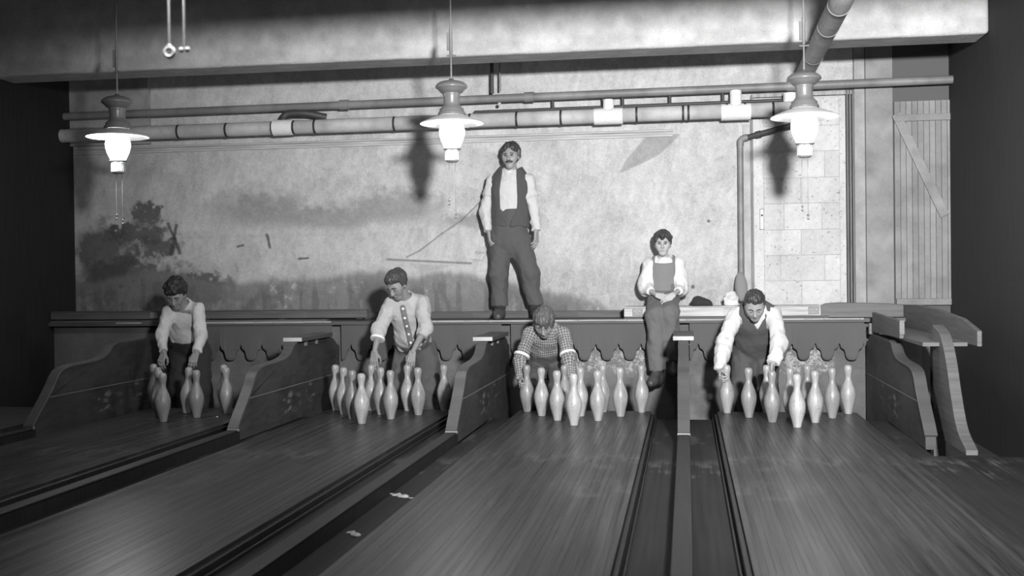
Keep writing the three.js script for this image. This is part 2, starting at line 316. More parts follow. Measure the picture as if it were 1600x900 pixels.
// ---------------------------------------------------------------- pit dividers
const PROF = [[-7.46, 0.03], [-7.53, 0.1], [-7.61, 0.17], [-7.69, 0.245], [-7.755, 0.31], [-7.8, 0.365], [-7.85, 0.405], [-7.93, 0.43], [-8.05, 0.44], [-8.25, 0.446], [-8.42, 0.458], [-8.53, 0.485], [-8.6, 0.525], [-8.64, 0.555], [-8.71, 0.57]];
const prof = new THREE.CatmullRomCurve3(PROF.map(([z, y]) => V(z, y, 0))).getPoints(60).map(p => [p.x, p.y]);
const TOPB = [[-9.5, 0.57], [-9.62, 0.555], [-9.7, 0.53], [-9.76, 0.49], [-9.84, 0.47]];
const tScuff = tex(512, 256, (u, v) => {
  const z = mix(-9.9, -7.4, u), y = mix(-0.35, 0.65, v), n = fbm(z * 5, y * 5, 4, 0, 41), s = fbm(z * 10 + y * 8, y * 40, 3, 0, 43), k = fbm(z * 30, y * 9, 3, 0, 44);
  let l = 0.05 + 0.04 * (n - 0.5) + 0.03 * (s - 0.5);
  const chalk = Math.max(sm(0, 0.5, blob(z, y, -8.55, 0.1, 0.28, 0.12)), sm(0, 0.5, blob(z, y, -9.05, 0.13, 0.16, 0.1)));
  return l + 0.11 * chalk * sm(0.58, 0.7, s) * sm(0.3, 0.6, k);
}, { wrap: false });
const mPanel = new THREE.MeshPhysicalMaterial({ map: tScuff, roughness: 0.55, specularIntensity: 0.6 });
const mEdge = mat(0.095, 0.5, { map: tMottle }), mSeam = mat(0.22, 0.7, { map: tWoodX }), mEnd = mat(0.55, 0.7, { map: tMottle }), mCap = mat(0.09, 0.6, { map: tWoodX });
function profGeo(poly2, w) {                            // poly2 in (z, y), width w along x
  const g = extrude(poly2.map(([z, y]) => [z, y]), w, 0.004); g.rotateY(Math.PI / 2);   // shape x to -z
  g.scale(1, 1, -1); const ix = g.index; if (ix) for (let i = 0; i < ix.count; i += 3) { const t = ix.getX(i); ix.setX(i, ix.getX(i + 2)); ix.setX(i + 2, t); } else { const f = g.attributes; for (const k of Object.keys(f)) { const A = f[k], s = A.itemSize; for (let i = 0; i < A.count; i += 3) for (let c = 0; c < s; c++) { const a = A.array[i * s + c]; A.array[i * s + c] = A.array[(i + 2) * s + c]; A.array[(i + 2) * s + c] = a; } } }
  g.computeVertexNormals();
  const h = boxUV(g), p = h.attributes.position, uv = h.attributes.uv;
  for (let i = 0; i < p.count; i++) uv.setXY(i, (p.getZ(i) + 9.9) / 2.5, (p.getY(i) + 0.35));
  return h;
}
const SEAM = 0.22;
const lowFront = prof.filter(p => p[1] < SEAM - 0.004), upFront = prof.filter(p => p[1] > SEAM + 0.004);
const inset = pts => pts.map(([z, y]) => [z - 0.014, y - 0.012]);
const gUp = profGeo([...inset(upFront), ...TOPB, [-9.84, SEAM + 0.004], [upFront[0][0] - 0.014, SEAM + 0.004]], 0.068);
const gLow = profGeo([...inset(lowFront), [lowFront[lowFront.length - 1][0] - 0.014, SEAM - 0.004], [-9.84, SEAM - 0.004], [-9.84, PIT], [ZB - 0.002, PIT], [ZB - 0.002, -0.064], [-7.47, -0.064]], 0.068);
const gBand = profGeo([...prof, ...prof.slice().reverse().map(([z, y], i, A) => { const q = A[Math.min(i + 1, A.length - 1)], o = A[Math.max(i - 1, 0)]; const dx = q[0] - o[0], dy = q[1] - o[1], L = Math.hypot(dx, dy) || 1; return [z - 0.016 * Math.abs(dy / L) - 0.001, y - 0.016 * Math.abs(dx / L) - 0.001]; })], 0.082);
[['at the far left', -4.781], ['with chalk smears between the two left lanes', -3.199], ['between jacket boy and checked shirt boy', -1.6115], ['seen end on beside the seated boy', -0.0265], ['at the right end by the wall', 1.55]].forEach(([w, x], i) => {
  const d = thing('pit_divider', `dark wooden pit divider with curved front edge ${w}`, 'divider', [x, 0, 0], 'dividers between the pin pits');
  part(d, 'upper_panel', gUp, mPanel); part(d, 'lower_panel', gLow, mPanel);
  part(d, 'seam_strip', box(-0.036, 0.036, SEAM - 0.004, SEAM + 0.004, -9.83, -7.7), mSeam);
  part(d, 'edge_board', gBand, mEdge, 'curved front edge board');
  if (i > 0 && i < 4) {
    const c = part(d, 'cap_board', box(-0.082, 0.082, 0.5705, 0.606, -9.5, -8.705, 0.004), mCap, 'flat cap board');
    part(c, 'cap_end', box(-0.079, 0.079, 0.573, 0.604, -8.706, -8.701), mEnd, 'pale end grain of the cap board');
    part(d, 'cleat', box(0.034, 0.05, 0.525, 0.57, -8.93, -8.89), mSeam); part(d, 'cleat', box(0.034, 0.05, 0.525, 0.57, -9.2, -9.17), mSeam);
  }
});

// ---------------------------------------------------------------- rails and guides on the ledge
{
  const r = thing('ledge_rail', 'pale wooden rail along the ledge behind the left lanes', 'rail', [-4.49, 0.69, -9.9], 'rails on the ledge');
  part(r, 'rail_board', box(-1.58, 1.58, 0.03, 0.1, -0.05, 0.02, 0.005), M.railDark); part(r, 'top_strip', box(-1.58, 1.58, 0.1, 0.109, -0.055, 0.026, 0.003), M.railDark); part(r, 'sill', box(-1.58, 1.2, 0, 0.018, -0.05, 0.03, 0.003), M.railDark);
  for (const x of [-1.5, -0.75, 0, 0.75, 1.5]) part(r, 'block', box(x - 0.03, x + 0.03, 0.018, 0.03, -0.05, 0.0), M.ironDark);
  const pl = part(r, 'hinge_plate', box(0.0, 0.07, 0.045, 0.095, 0.02, 0.024), M.iron); pl.position.x = -0.55; for (const x of [0.018, 0.05]) part(pl, 'bolt', new THREE.SphereGeometry(0.008, 10, 8).translate(x, 0.07, 0.026), mSeam);
}
{
  const r = thing('ledge_rail', 'pale wooden rail the boy in overalls sits on', 'rail', [0.32, 0.69, -10.0], 'rails on the ledge');
  part(r, 'rail_board', box(-0.87, 0.83, 0.022, 0.1, -0.18, 0.1, 0.005), M.railWood); part(r, 'top_strip', box(-0.875, 0.83, 0.1, 0.111, -0.185, 0.106, 0.003), M.railWood); part(r, 'sill', box(-0.87, 0.9, 0, 0.022, -0.17, 0.08), M.ironDark);
  for (const [x, y] of [[-0.75, 0.03], [0.16, 0.02], [0.77, 0.035]]) { const p = part(r, 'bracket', box(x - 0.045, x + 0.045, y, y + 0.065, 0.1, 0.108, 0.003), M.iron); for (const k of [-0.022, 0.022]) part(p, 'bolt', new THREE.SphereGeometry(0.009, 10, 8).translate(x + k, y + 0.036, 0.109), M.railWood); }
}
{ // ball return at the right: guide board on the ledge, trough along the wall, curved chute
  const t = thing('ball_return', 'dark wooden ball return track turning toward the camera at right', 'ball return', [0, 0, 0]);
  const gb = extrude([[1.13, 0.692], [1.13, 0.79], [1.2, 0.817], [1.3, 0.824], [1.5, 0.82], [1.72, 0.812], [1.86, 0.8], [1.86, 0.692]], 0.05, 0.006); gb.translate(0, 0, -9.97);
  part(t, 'guide_board', boxUV(gb), M.railDark);
  const side = (x, pts, w) => { const g = extrude(pts, w, 0.004); g.rotateY(-Math.PI / 2); g.translate(x, 0, 0); return boxUV(g); };
  part(t, 'inner_side', side(1.545, [[-9.6, 0.585], [-9.6, 0.75], [-8.4, 0.728], [-8.4, 0.6]], 0.03), M.railDark);
  part(t, 'end_strip', box(1.528, 1.562, 0.63, 0.732, -8.402, -8.385), mSeam);
  part(t, 'outer_side', side(1.86, [[-10.0, 0.6], [-10.0, 0.8], [-9.4, 0.815], [-8.6, 0.8], [-7.9, 0.765], [-7.5, 0.7], [-7.5, 0.6]], 0.03), M.railDark);
  part(t, 'trough_floor', box(1.56, 1.845, 0.585, 0.61, -9.9, -7.75), M.railDark);
  const ch = new THREE.CatmullRomCurve3([V(-7.95, 0.72, 0), V(-7.72, 0.66, 0), V(-7.56, 0.5, 0), V(-7.44, 0.3, 0), V(-7.28, 0.1, 0), V(-7.05, 0.0, 0)]).getPoints(30).map(p => [p.x, p.y]);
  part(t, 'chute_side', side(1.7, [...ch, [-7.05, -0.03], [-7.6, -0.03], [-7.95, 0.3]], 0.07), M.railDark);
  part(t, 'post', box(1.62, 1.7, PIT, 0.585, -9.5, -9.4), M.railDark); part(t, 'post', box(1.72, 1.8, PIT, 0.585, -8.3, -8.2), M.railDark);
  part(t, 'corner_block', box(1.515, 1.6, 0.56, 0.654, -9.72, -9.66, 0.006), mSeam);
}

// ---------------------------------------------------------------- tin clad door, casing and boarded bay at the right
{
  const d = struct('door_1', box(0.612, 1.425, 0.76, 2.67, WZ, WZ + 0.05), mat(0.5, 0.6, { map: tMottle }), 'pale fire door clad in dented tin sheets', 'door');
  const tDent = tex(512, 512, (u, v) => { const n = fbm(u * 10, v * 10, 3, 10, 2), s = vn(u * 60, v * 60, 60, 7), k = fbm(u * 24, v * 24, 2, 24, 13); return 0.5 + 0.6 * (n - 0.5) + 0.25 * (k - 0.5) - 0.35 * sm(0.86, 0.97, s); }, { color: false });
  const tTin = tex(512, 512, (u, v) => { const n = fbm(u * 6, v * 6, 4, 6, 17), s = vn(u * 60, v * 60, 60, 7), k = fbm(u * 40, v * 40, 3, 40, 19); return 0.8 + 0.25 * (n - 0.5) + 0.2 * (k - 0.5) - 0.4 * sm(0.9, 0.97, s); });
  const tin = [0.53, 0.57, 0.61].map(l => mat(l, 0.55, { map: tTin, bumpMap: tDent, bumpScale: 0.006 }));
  const rows = [[0.78, 1.013, 1.03], [1.013, 1.244, 0.847, 1.235], [1.244, 1.475, 1.03], [1.475, 1.712, 0.88, 1.213], [1.712, 1.943, 1.03], [1.943, 2.18, 1.24], [2.18, 2.41, 1.03], [2.41, 2.66, 0.88, 1.213]];
  rows.forEach(([y0, y1, ...s], r) => { const xs = [0.702, ...s, 1.37]; for (let i = 1; i < xs.length; i++) part(d, 'tin_sheet', box(xs[i - 1] + 0.0018, xs[i] - 0.0018, y0 + 0.0018, y1 - 0.0018, WZ + 0.05, WZ + 0.055, 0.002), tin[(r * 2 + i) % 3]); });
  part(d, 'door_stile', box(0.614, 0.7, 0.762, 2.668, WZ + 0.05, WZ + 0.054), tin[2]); part(d, 'door_stile', box(1.372, 1.423, 0.762, 2.668, WZ + 0.05, WZ + 0.054), tin[1]);
  part(d, 'lock_frame', box(0.666, 0.704, 1.481, 1.669, WZ + 0.054, WZ + 0.0565), M.ironDark);
  const lp = part(d, 'lock_plate', box(0.67, 0.7, 1.487, 1.663, WZ + 0.054, WZ + 0.06, 0.002), mat(0.75, 0.4), 'pale lock plate');
  part(lp, 'knob_hole', new THREE.CylinderGeometry(0.011, 0.011, 0.006, 16).rotateX(Math.PI / 2).translate(0.685, 1.61, WZ + 0.062), M.bandDark); part(lp, 'key_hole', box(0.683, 0.687, 1.525, 1.542, WZ + 0.059, WZ + 0.0625), M.bandDark);
  const frame = mat(0.4, 0.6, { map: tWoodY }), fd = mat(0.16, 0.6, { map: tWoodY });
  struct('trim_9', box(0.525, 0.588, 0.76, 2.44, WZ, WZ + 0.03, 0.004), mat(0.55, 0.8, { map: tMottle }), 'pale casing board left of the tin door', 'casing');
  struct('trim_10', join([box(0.592, 0.598, 0.76, 2.7, WZ, WZ + 0.05), box(0.6, 0.61, 0.76, 2.7, WZ, WZ + 0.065, 0.004)]), frame, 'thin upright bead beside the tin door', 'casing');
  struct('trim_11', join([box(1.43, 1.446, 0.76, 2.72, WZ, WZ + 0.07, 0.005), box(1.456, 1.47, 0.76, 2.72, WZ, WZ + 0.06, 0.005), box(1.48, 1.5, 0.76, 2.72, WZ, WZ + 0.07, 0.006)]), fd, 'grooved upright casing right of the tin door', 'casing');
  struct('trim_12', box(0.6, 1.5, 2.68, 2.715, WZ, WZ + 0.05, 0.004), frame, 'casing board above the tin door', 'casing');
  const wb = struct('wall_boards', box(1.5, XR, 0.7, 3.6, WZ, WZ + 0.012), mat(0.1, 0.8), 'boarded bay of the end wall at right', 'wall');
  const bm = [0.31, 0.29, 0.27, 0.33].map(l => mat(l, 0.7, { map: tMottle }));
  part(wb, 'board', box(1.505, 1.597, 0.7, 3.6, WZ + 0.012, WZ + 0.03, 0.004), mat(0.42, 0.7, { map: tMottle }));
  part(wb, 'board', box(1.603, 1.838, 0.7, 3.6, WZ + 0.012, WZ + 0.03, 0.004), bm[0]);
  const d2 = struct('door_2', box(1.845, XR, 0.84, 2.6, WZ + 0.012, WZ + 0.03), mat(0.1, 0.8), 'grey batten door of narrow upright boards with a diagonal brace', 'door');
  for (let i = 0, x = 1.848; x < XR - 0.02; i++, x += 0.05) part(d2, 'board', box(x, Math.min(x + 0.0475, XR), 0.842, 2.6, WZ + 0.03, WZ + 0.045, 0.003), bm[(i * 3 + 1) % 4]);
  part(d2, 'bottom_rail', box(1.852, XR, 0.785, 0.842, WZ + 0.03, WZ + 0.062, 0.004), bm[0]); part(d2, 'top_rail', box(1.852, XR, 2.42, 2.48, WZ + 0.045, WZ + 0.07, 0.004), bm[1]);
  const br = box(-0.04, 0.04, -0.5, 0.5, 0, 0.022, 0.003); br.rotateZ(0.42); br.translate(2.065, 2.03, WZ + 0.045); part(d2, 'diagonal_brace', br, bm[3]);
}

// ---------------------------------------------------------------- pipes
{
  const p = thing('iron_pipe', 'long bare iron pipe running high along the end wall', 'pipe', [0, 2.755, -10.2]);
  part(p, 'pipe_run', rod(V(XL, -0.03, 0), V(XR, 0.005, 0), 0.037, 18), M.iron);
  for (const x of [-3.2, -1.42, 0.95]) part(p, 'coupling', rod(V(x - 0.045, -0.004 + 0.0042 * x, 0), V(x + 0.045, -0.004 + 0.0042 * x, 0), 0.047, 18), M.iron);
}
{
  const p = thing('lagged_pipe', 'thick pale lagged pipe with dark bands along the end wall', 'pipe', [0, 2.535, -10.15]);
  part(p, 'lagging', rod(V(XL, -0.008, 0), V(0.98, 0.01, 0), 0.066, 28), M.pipeWrap);
  for (const x of [-5.45, -4.849, -4.357, -3.892, -3.68, -3.47, -2.693, -1.969, -1.53, -1.119, -0.429, -0.012, 0.036, 0.377, 0.535, 0.781]) part(p, 'band', rod(V(x - 0.01, 0.0025 * x + 0.006, 0), V(x + 0.01, 0.0025 * x + 0.006, 0), 0.069, 28), M.bandDark);
  part(p, 'plaster_wrap', rod(V(-3.885, -0.001, 0), V(-3.69, -0.001, 0), 0.078, 20, 0.074), M.plasterFit, 'lumpy white plaster wrap'); part(p, 'elbow', tube([V(-3.8, 0.06, 0.0), V(-3.78, 0.12, -0.02), V(-3.6, 0.135, -0.05), V(-3.4, 0.1, -0.12)], 0.035, 20), M.ironDark);
  const tee = (x, top, r) => { const t = part(p, 'plaster_tee', join([rod(V(x - 0.13, 0, 0), V(x + 0.13, 0, 0), 0.075, 22), rod(V(x, 0, 0), V(x, top, -0.01), r, 18)]), M.plasterFit, 'white plastered tee joint'); return t; };
  tee(-0.685, 0.15, 0.05); tee(0.456, 0.19, 0.052); part(p, 'plaster_stub', rod(V(0.93, 0.07, 0), V(0.93, 0.15, 0), 0.06, 16), M.plasterFit);
  part(p, 'thin_line', rod(V(-1.95, 0.095, -0.1), V(0.95, 0.105, -0.1), 0.016, 10), M.ironDark);
  for (const x of [-1.206, -0.74, -0.56, -0.13, 0.345]) part(p, 'stub', rod(V(x, 0.1, -0.1), V(x, 0.2, -0.08), 0.014, 8), M.ironDark);
}
{
  const p = thing('drop_pipe', 'thin upright pipe pair dropping from the beam beside middle lamp', 'pipe', [-1.73, 2.79, -10.2]);
  part(p, 'thick_pipe', rod(V(-0.04, 0, 0), V(-0.035, 0.82, 0), 0.017, 10), M.ironDark); part(p, 'thin_pipe', rod(V(0.035, 0.02, 0), V(0.04, 0.82, 0), 0.01, 10), M.iron);
  part(p, 'valve_key', new THREE.SphereGeometry(0.018, 10, 8).translate(0.04, -0.11, 0.07), M.plasterFit);
}
{
  const p = thing('conduit_pipe', 'upright iron conduit with elbow left of the tin door', 'pipe', [0.495, 1.05, -10.28]);
  part(p, 'upright', rod(V(0, 0, 0), V(0.004, 1.22, 0), 0.026, 16), M.iron);
  part(p, 'elbow', tube([V(0.004, 1.2, 0), V(0.01, 1.245, 0.002), V(0.035, 1.262, 0.008), V(0.07, 1.268, 0.012)], 0.032, 18), M.iron);
  part(p, 'arm', rod(V(0.06, 1.266, 0.01), V(0.45, 1.35, 0.14), 0.026, 14, 0.024), M.ironDark); part(p, 'coupling', rod(V(0.14, 1.283, 0.037), V(0.185, 1.292, 0.052), 0.032, 14), M.ironDark);
}
{
  const p = thing('ceiling_pipe', 'thick lagged pipe running under the beam toward the end wall', 'pipe', [0, 2.82, 0]);
  part(p, 'lagging', rod(V(1.045, 0, WZ), V(0.965, 0.01, -5.2), 0.075, 28), M.pipeWrap);
  for (const z of [-9.9, -9.15, -8.1, -7.45, -6.6]) { const x = mix(1.045, 0.965, (z - WZ) / (-5.2 - WZ)); part(p, 'band', rod(V(x, 0.002, z - 0.009), V(x, 0.002, z + 0.009), 0.078, 28), mat(0.2, 0.7)); }
}

// ---------------------------------------------------------------- gas lamps
const lampGeo = {
  chimney: lathe([[0.0, 0.36], [0.1, 0.352], [0.102, 0.36], [0.098, 0.372], [0.088, 0.385], [0.09, 0.395], [0.075, 0.41], [0.062, 0.425], [0.058, 0.44], [0.059, 0.49], [0.064, 0.5], [0.066, 0.512], [0.06, 0.515]]),
  cap: lathe([[0.05, 0.512], [0.08, 0.518], [0.1, 0.54], [0.112, 0.55], [0.118, 0.553], [0.118, 0.562], [0.112, 0.575], [0.09, 0.592], [0.06, 0.602], [0.02, 0.607], [0.016, 0.622], [0.0, 0.624]]),
  shade: lathe([[0.09, 0.352], [0.13, 0.337], [0.19, 0.315], [0.232, 0.296], [0.235, 0.29], [0.231, 0.287], [0.188, 0.307], [0.128, 0.328], [0.09, 0.342]], 56),
  globe: lathe([[0.0, 0.1], [0.05, 0.102], [0.062, 0.125], [0.08, 0.165], [0.092, 0.205], [0.094, 0.24], [0.085, 0.275], [0.072, 0.3], [0.0, 0.302]]),
  ring: lathe([[0.05, 0.095], [0.06, 0.098], [0.066, 0.104], [0.066, 0.109], [0.058, 0.112], [0.05, 0.113]]),
  cup: lathe([[0.0, 0.004], [0.036, 0.006], [0.047, 0.016], [0.051, 0.03], [0.051, 0.088], [0.048, 0.09], [0.048, 0.032], [0.044, 0.02], [0.034, 0.011], [0.0, 0.009]]),
  ribs: join(Array.from({ length: 20 }, (_, i) => { const a = i / 20 * 6.2832; return rod(V(0.052 * Math.cos(a), 0.02, 0.052 * Math.sin(a)), V(0.052 * Math.cos(a), 0.096, 0.052 * Math.sin(a)), 0.0022, 5); })),
  burner: join([lathe([[0, 0.02], [0.02, 0.022], [0.022, 0.06], [0.014, 0.075], [0.014, 0.1], [0, 0.1]], 16), rod(V(0, -0.012, 0), V(0, 0.03, 0), 0.006, 8)].map(g => { g = g.index ? g.toNonIndexed() : g; return g; })),
};
const mCup = mat(0.35, 0.25, { metalness: 0.2 });
function lamp(label, [x, y, z], lit, chains) {
  const o = thing('gas_lamp', label, 'lamp', [x, y, z], 'hanging gas lamps');
  part(o, 'chimney', lampGeo.chimney, M.lampMetal); part(o, 'cap', lampGeo.cap, M.lampMetal); part(o, 'shade', lampGeo.shade, M.lampShade, 'white enamel shade');
  part(o, 'globe', lampGeo.globe, lit ? M.glow : M.lampShade, lit ? 'glowing glass globe' : undefined); part(o, 'ring', lampGeo.ring, M.lampMetal);
  const c = part(o, 'glass_cup', lampGeo.cup, mCup); part(c, 'ribs', lampGeo.ribs, M.lampMetal); part(c, 'burner', lampGeo.burner, M.lampMetal);
  part(o, 'stem', rod(V(0, 0.61, 0), V(0, CY - y, 0), 0.0065, 10), M.iron);
  const v = part(o, 'gas_cock', join([rod(V(0.0, 0.8, 0), V(0.0, 0.99, 0), 0.012, 10), rod(V(-0.022, 0.83, 0), V(-0.022, 0.96, 0), 0.008, 8), rod(V(-0.03, 0.79, 0), V(0.035, 0.79, 0), 0.006, 8), rod(V(-0.022, 0.95, 0), V(0.0, 0.965, 0), 0.006, 8)]), M.iron);
  for (const [dx, len, kind] of chains) {
    const ch = part(o, 'pull_chain', rod(V(dx, -len, 0.0), V(dx, 0.02, 0), kind === 'b' ? 0.0028 : 0.004, 6), kind === 'b' ? M.chain : mat(0.25, 0.5));
    if (kind === 'ring') part(ch, 'pull_ring', join([new THREE.TorusGeometry(0.0145, 0.0065, 12, 28).translate(dx, -len - 0.02, 0), new THREE.SphereGeometry(0.007, 12, 8).translate(dx, -len, 0)]), mat(0.6, 0.4));
    else if (kind === 'beads') for (const k of [-0.01, 0.0105]) part(ch, 'pull_ball', new THREE.SphereGeometry(0.0085, 14, 10).translate(dx + k, -len - 0.002, 0), mat(0.6, 0.4));
    else for (const k of [0, 0.028]) part(ch, 'bead', new THREE.SphereGeometry(0.009, 10, 8).translate(dx, -len + k, 0), M.chain);
  }
  if (lit) { const l = new THREE.PointLight(0xffffff, LAMP_POWER, 0, 2); l.position.set(0, 0.2, 0.12); l.castShadow = true; l.shadow.radius = 3; l.name = 'lamp_light'; o.add(l); }
  return o;
}
lamp('hanging gas lamp with white shade at the far left', [-4.327, 1.91, -8], true, [[-0.02, 0.34, 'b'], [0.03, 0.38, 'b']]);
lamp('hanging gas lamp with white shade in front of the standing man', [-1.691, 1.925, -8], true, [[-0.025, 0.3, 'b'], [0.022, 0.4, 'b']]);
lamp('hanging gas lamp with white shade in front of the tin door', [0.83, 1.886, -8], true, [[-0.02, 0.36, 'b'], [0.02, 0.42, 'b']]);
lamp('nearest gas lamp above the view, only its two pull chains hanging in', [-1.583, 2.09, -3.3], true, [[-0.022, 0.258, 'ring'], [0.028, 0.27, 'beads']]);

// the flash itself: powder pan on a tall stand, out of view beside the camera
{
  const o = thing('flash_stand', 'photographer flash powder pan burning on a tall stand beside the camera', 'flash lamp', [FLASH.x, 0, FLASH.z]);
  part(o, 'pole', rod(V(0, 0.04, 0), V(0, 2.1, 0), 0.012, 12), M.ironDark); part(o, 'base', lathe([[0, 0], [0.16, 0], [0.16, 0.02], [0.03, 0.045], [0, 0.045]], 24), M.ironDark);
  part(o, 'pan', box(-0.12, 0.12, 2.1, 2.115, -0.04, 0.04, 0.004), M.iron);
  const f = part(o, 'flare', lathe([[0, 2.117], [0.08, 2.125], [0.15, 2.18], [0.18, 2.27], [0.15, 2.37], [0.08, 2.44], [0, 2.46]], 20), new THREE.MeshStandardMaterial({ color: 0xffffff, emissive: 0xffffff, emissiveIntensity: 3 }), 'burning magnesium flare'); f.castShadow = false;
}

// ---------------------------------------------------------------- pins
const PROFILE = [[0, 0], [0.026, 0], [0.0285, 0.004], [0.034, 0.03], [0.0445, 0.07], [0.0535, 0.105], [0.058, 0.14], [0.0565, 0.17], [0.049, 0.2], [0.038, 0.23], [0.028, 0.255], [0.0235, 0.275], [0.0235, 0.292], [0.027, 0.315], [0.0305, 0.335], [0.0308, 0.35], [0.027, 0.365], [0.017, 0.3735], [0, 0.376]];
const pinCurve = new THREE.SplineCurve(PROFILE.map(([r, y]) => new THREE.Vector2(r, y))).getPoints(64); pinCurve.forEach(p => { p.x = Math.max(p.x, 0); p.y = Math.max(p.y, 0); });
const pinGeo = new THREE.LatheGeometry(pinCurve, 36);
const tPin = tex(512, 512, (u, v) => { const n = fbm(u * 10, v * 6, 4, 10, 3), g = vn(u * 128, v * 14, 128, 4), d = vn(u * 70, v * 110, 70, 6), w = sm(0.25, 0.1, Math.abs(v - 0.4)); return 0.78 + 0.55 * (n - 0.5) + 0.2 * (g - 0.5) - w * 0.5 * sm(0.78, 0.95, d) * (0.4 + n); });
const pinMats = [0.3, 0.35, 0.4, 0.48].map(l => new THREE.MeshPhysicalMaterial({ color: G(l), map: tPin, roughness: 0.42, clearcoat: 0.25, clearcoatRoughness: 0.3 }));
const S = 0.3048, RW = S * Math.sqrt(3) / 2;
const SPOT = { 1: [0, 0], 2: [-0.5, 1], 3: [0.5, 1], 4: [-1, 2], 5: [0, 2], 6: [1, 2], 7: [-1.5, 3], 8: [-0.5, 3], 9: [0.5, 3], 10: [1.5, 3] };
const PLACE = { 1: 'front pin', 2: 'left pin of the second row', 3: 'right pin of the second row', 4: 'left pin of the third row', 5: 'middle pin of the third row', 6: 'right pin of the third row', 7: 'leftmost back row pin', 8: 'second back row pin', 9: 'third back row pin', 10: 'rightmost back row pin' };
const PINS = [[1, 2, 3, 4, 5, 6, 7, 9], [1, 2, 3, 4, 5, 6, 7, 8, 9, 10], [1, 2, 3, 4, 5, 6, 7, 8, 9, 10], [1, 2, 3, 4, 5, 6, 7, 8, 9, 10]];
const light = { '1_1': 3, '3_1': 3, '2_1': 3, '1_4': 2 };
const lean = { '0_5': [-0.05, 0.004, 0.02, 0.075], '0_7': [0.0, 0.008, 0.012, -0.035], '0_2': [0.0, 0, 0.02, 0.0], '0_6': [-0.01, 0, 0, -0.02] };
PINS.forEach((list, n) => list.forEach(k => {
  const [sx, sz] = SPOT[k], a = lean[`${n}_${k}`] || [0, 0, 0, 0];
  const m = solo('bowling_pin', `worn wooden ${PLACE[k]} before the ${whose[n]}`, 'bowling pin', pinGeo, pinMats[light[`${n}_${k}`] ?? Math.floor(hash(n, k, 5) * 3)], [LANES[n] + sx * S + a[0], a[1] + 0.0008, -8.0 - sz * RW + a[2]], 'ten pins');
  m.rotation.set(0, hash(n, k, 7) * 6, -a[3], 'ZYX');
}));

// ---------------------------------------------------------------- people: smooth-joined bones meshed on a grid
function surf(f, lo, hi, c) {                              // naive surface nets
  const nx = Math.ceil((hi[0] - lo[0]) / c) + 1, ny = Math.ceil((hi[1] - lo[1]) / c) + 1, nz = Math.ceil((hi[2] - lo[2]) / c) + 1;
  const A = new Float32Array(nx * ny * nz), sx = 1, sy = nx, sz = nx * ny;
  for (let k = 0, o = 0; k < nz; k++) for (let j = 0; j < ny; j++) for (let i = 0; i < nx; i++, o++) A[o] = f(lo[0] + i * c, lo[1] + j * c, lo[2] + k * c);
  const id = new Int32Array(nx * ny * nz).fill(-1), pos = [], idx = [];
  const cor = [0, sx, sy, sx + sy, sz, sx + sz, sy + sz, sx + sy + sz];
  const E = [[0, 1], [2, 3], [4, 5], [6, 7], [0, 2], [1, 3], [4, 6], [5, 7], [0, 4], [1, 5], [2, 6], [3, 7]];
  for (let k = 0; k < nz - 1; k++) for (let j = 0; j < ny - 1; j++) for (let i = 0; i < nx - 1; i++) {
    const o = i + j * sy + k * sz; let m = 0;
    for (let q = 0; q < 8; q++) if (A[o + cor[q]] < 0) m |= 1 << q;
    if (m === 0 || m === 255) continue;
    let x = 0, y = 0, z = 0, n = 0;
    for (const [a, b] of E) {
      if (((m >> a) & 1) === ((m >> b) & 1)) continue;
      const va = A[o + cor[a]], vb = A[o + cor[b]], t = va / (va - vb);
      x += mix(a & 1, b & 1, t); y += mix((a >> 1) & 1, (b >> 1) & 1, t); z += mix((a >> 2) & 1, (b >> 2) & 1, t); n++;
    }
    id[o] = pos.length / 3; pos.push(lo[0] + (i + x / n) * c, lo[1] + (j + y / n) * c, lo[2] + (k + z / n) * c);
  }
  const quad = (a, b, d, e, flip) => { if (a < 0 || b < 0 || d < 0 || e < 0) return; flip ? idx.push(a, d, b, a, e, d) : idx.push(a, b, d, a, d, e); };
  for (let k = 1; k < nz - 1; k++) for (let j = 1; j < ny - 1; j++) for (let i = 1; i < nx - 1; i++) {
    const o = i + j * sy + k * sz, s = A[o] < 0;
    if (s !== (A[o + sx] < 0)) quad(id[o - sy - sz], id[o - sz], id[o], id[o - sy], !s);
    if (s !== (A[o + sy] < 0)) quad(id[o - sx - sz], id[o - sx], id[o], id[o - sz], !s);
    if (s !== (A[o + sz] < 0)) quad(id[o - sx - sy], id[o - sy], id[o], id[o - sx], !s);
  }
  const g = new THREE.BufferGeometry(); g.setAttribute('position', new THREE.Float32BufferAttribute(pos, 3)); g.setIndex(idx); g.computeVertexNormals();
  return g;
}
// primitives: tapered capsule, optionally flattened along n, optionally clipped by planes
function cap(a, b, ra, rb, o = {}) { return { a, b, ra, rb, d: b.clone().sub(a), L: Math.max(b.distanceToSquared(a), 1e-9), ...o }; }
function dist(p, x, y, z) {
  let ex = x - p.a.x, ey = y - p.a.y, ez = z - p.a.z;
  const t = clamp((ex * p.d.x + ey * p.d.y + ez * p.d.z) / p.L);
  ex -= t * p.d.x; ey -= t * p.d.y; ez -= t * p.d.z;
  if (p.n) { const c = (ex * p.n.x + ey * p.n.y + ez * p.n.z) * (p.k - 1); ex += c * p.n.x; ey += c * p.n.y; ez += c * p.n.z; }
  let d = Math.sqrt(ex * ex + ey * ey + ez * ez) - mix(p.ra, p.rb, t);
  if (p.clip) for (const [q, n] of p.clip) d = Math.max(d, (x - q.x) * n.x + (y - q.y) * n.y + (z - q.z) * n.z);
  return d;
}
function union(P, k) {
  return (x, y, z) => { let r = 1e3; for (const p of P) { const d = dist(p, x, y, z), h = Math.max(k - Math.abs(r - d), 0) / k; r = Math.min(r, d) - h * h * k * 0.25; } return r; };
}
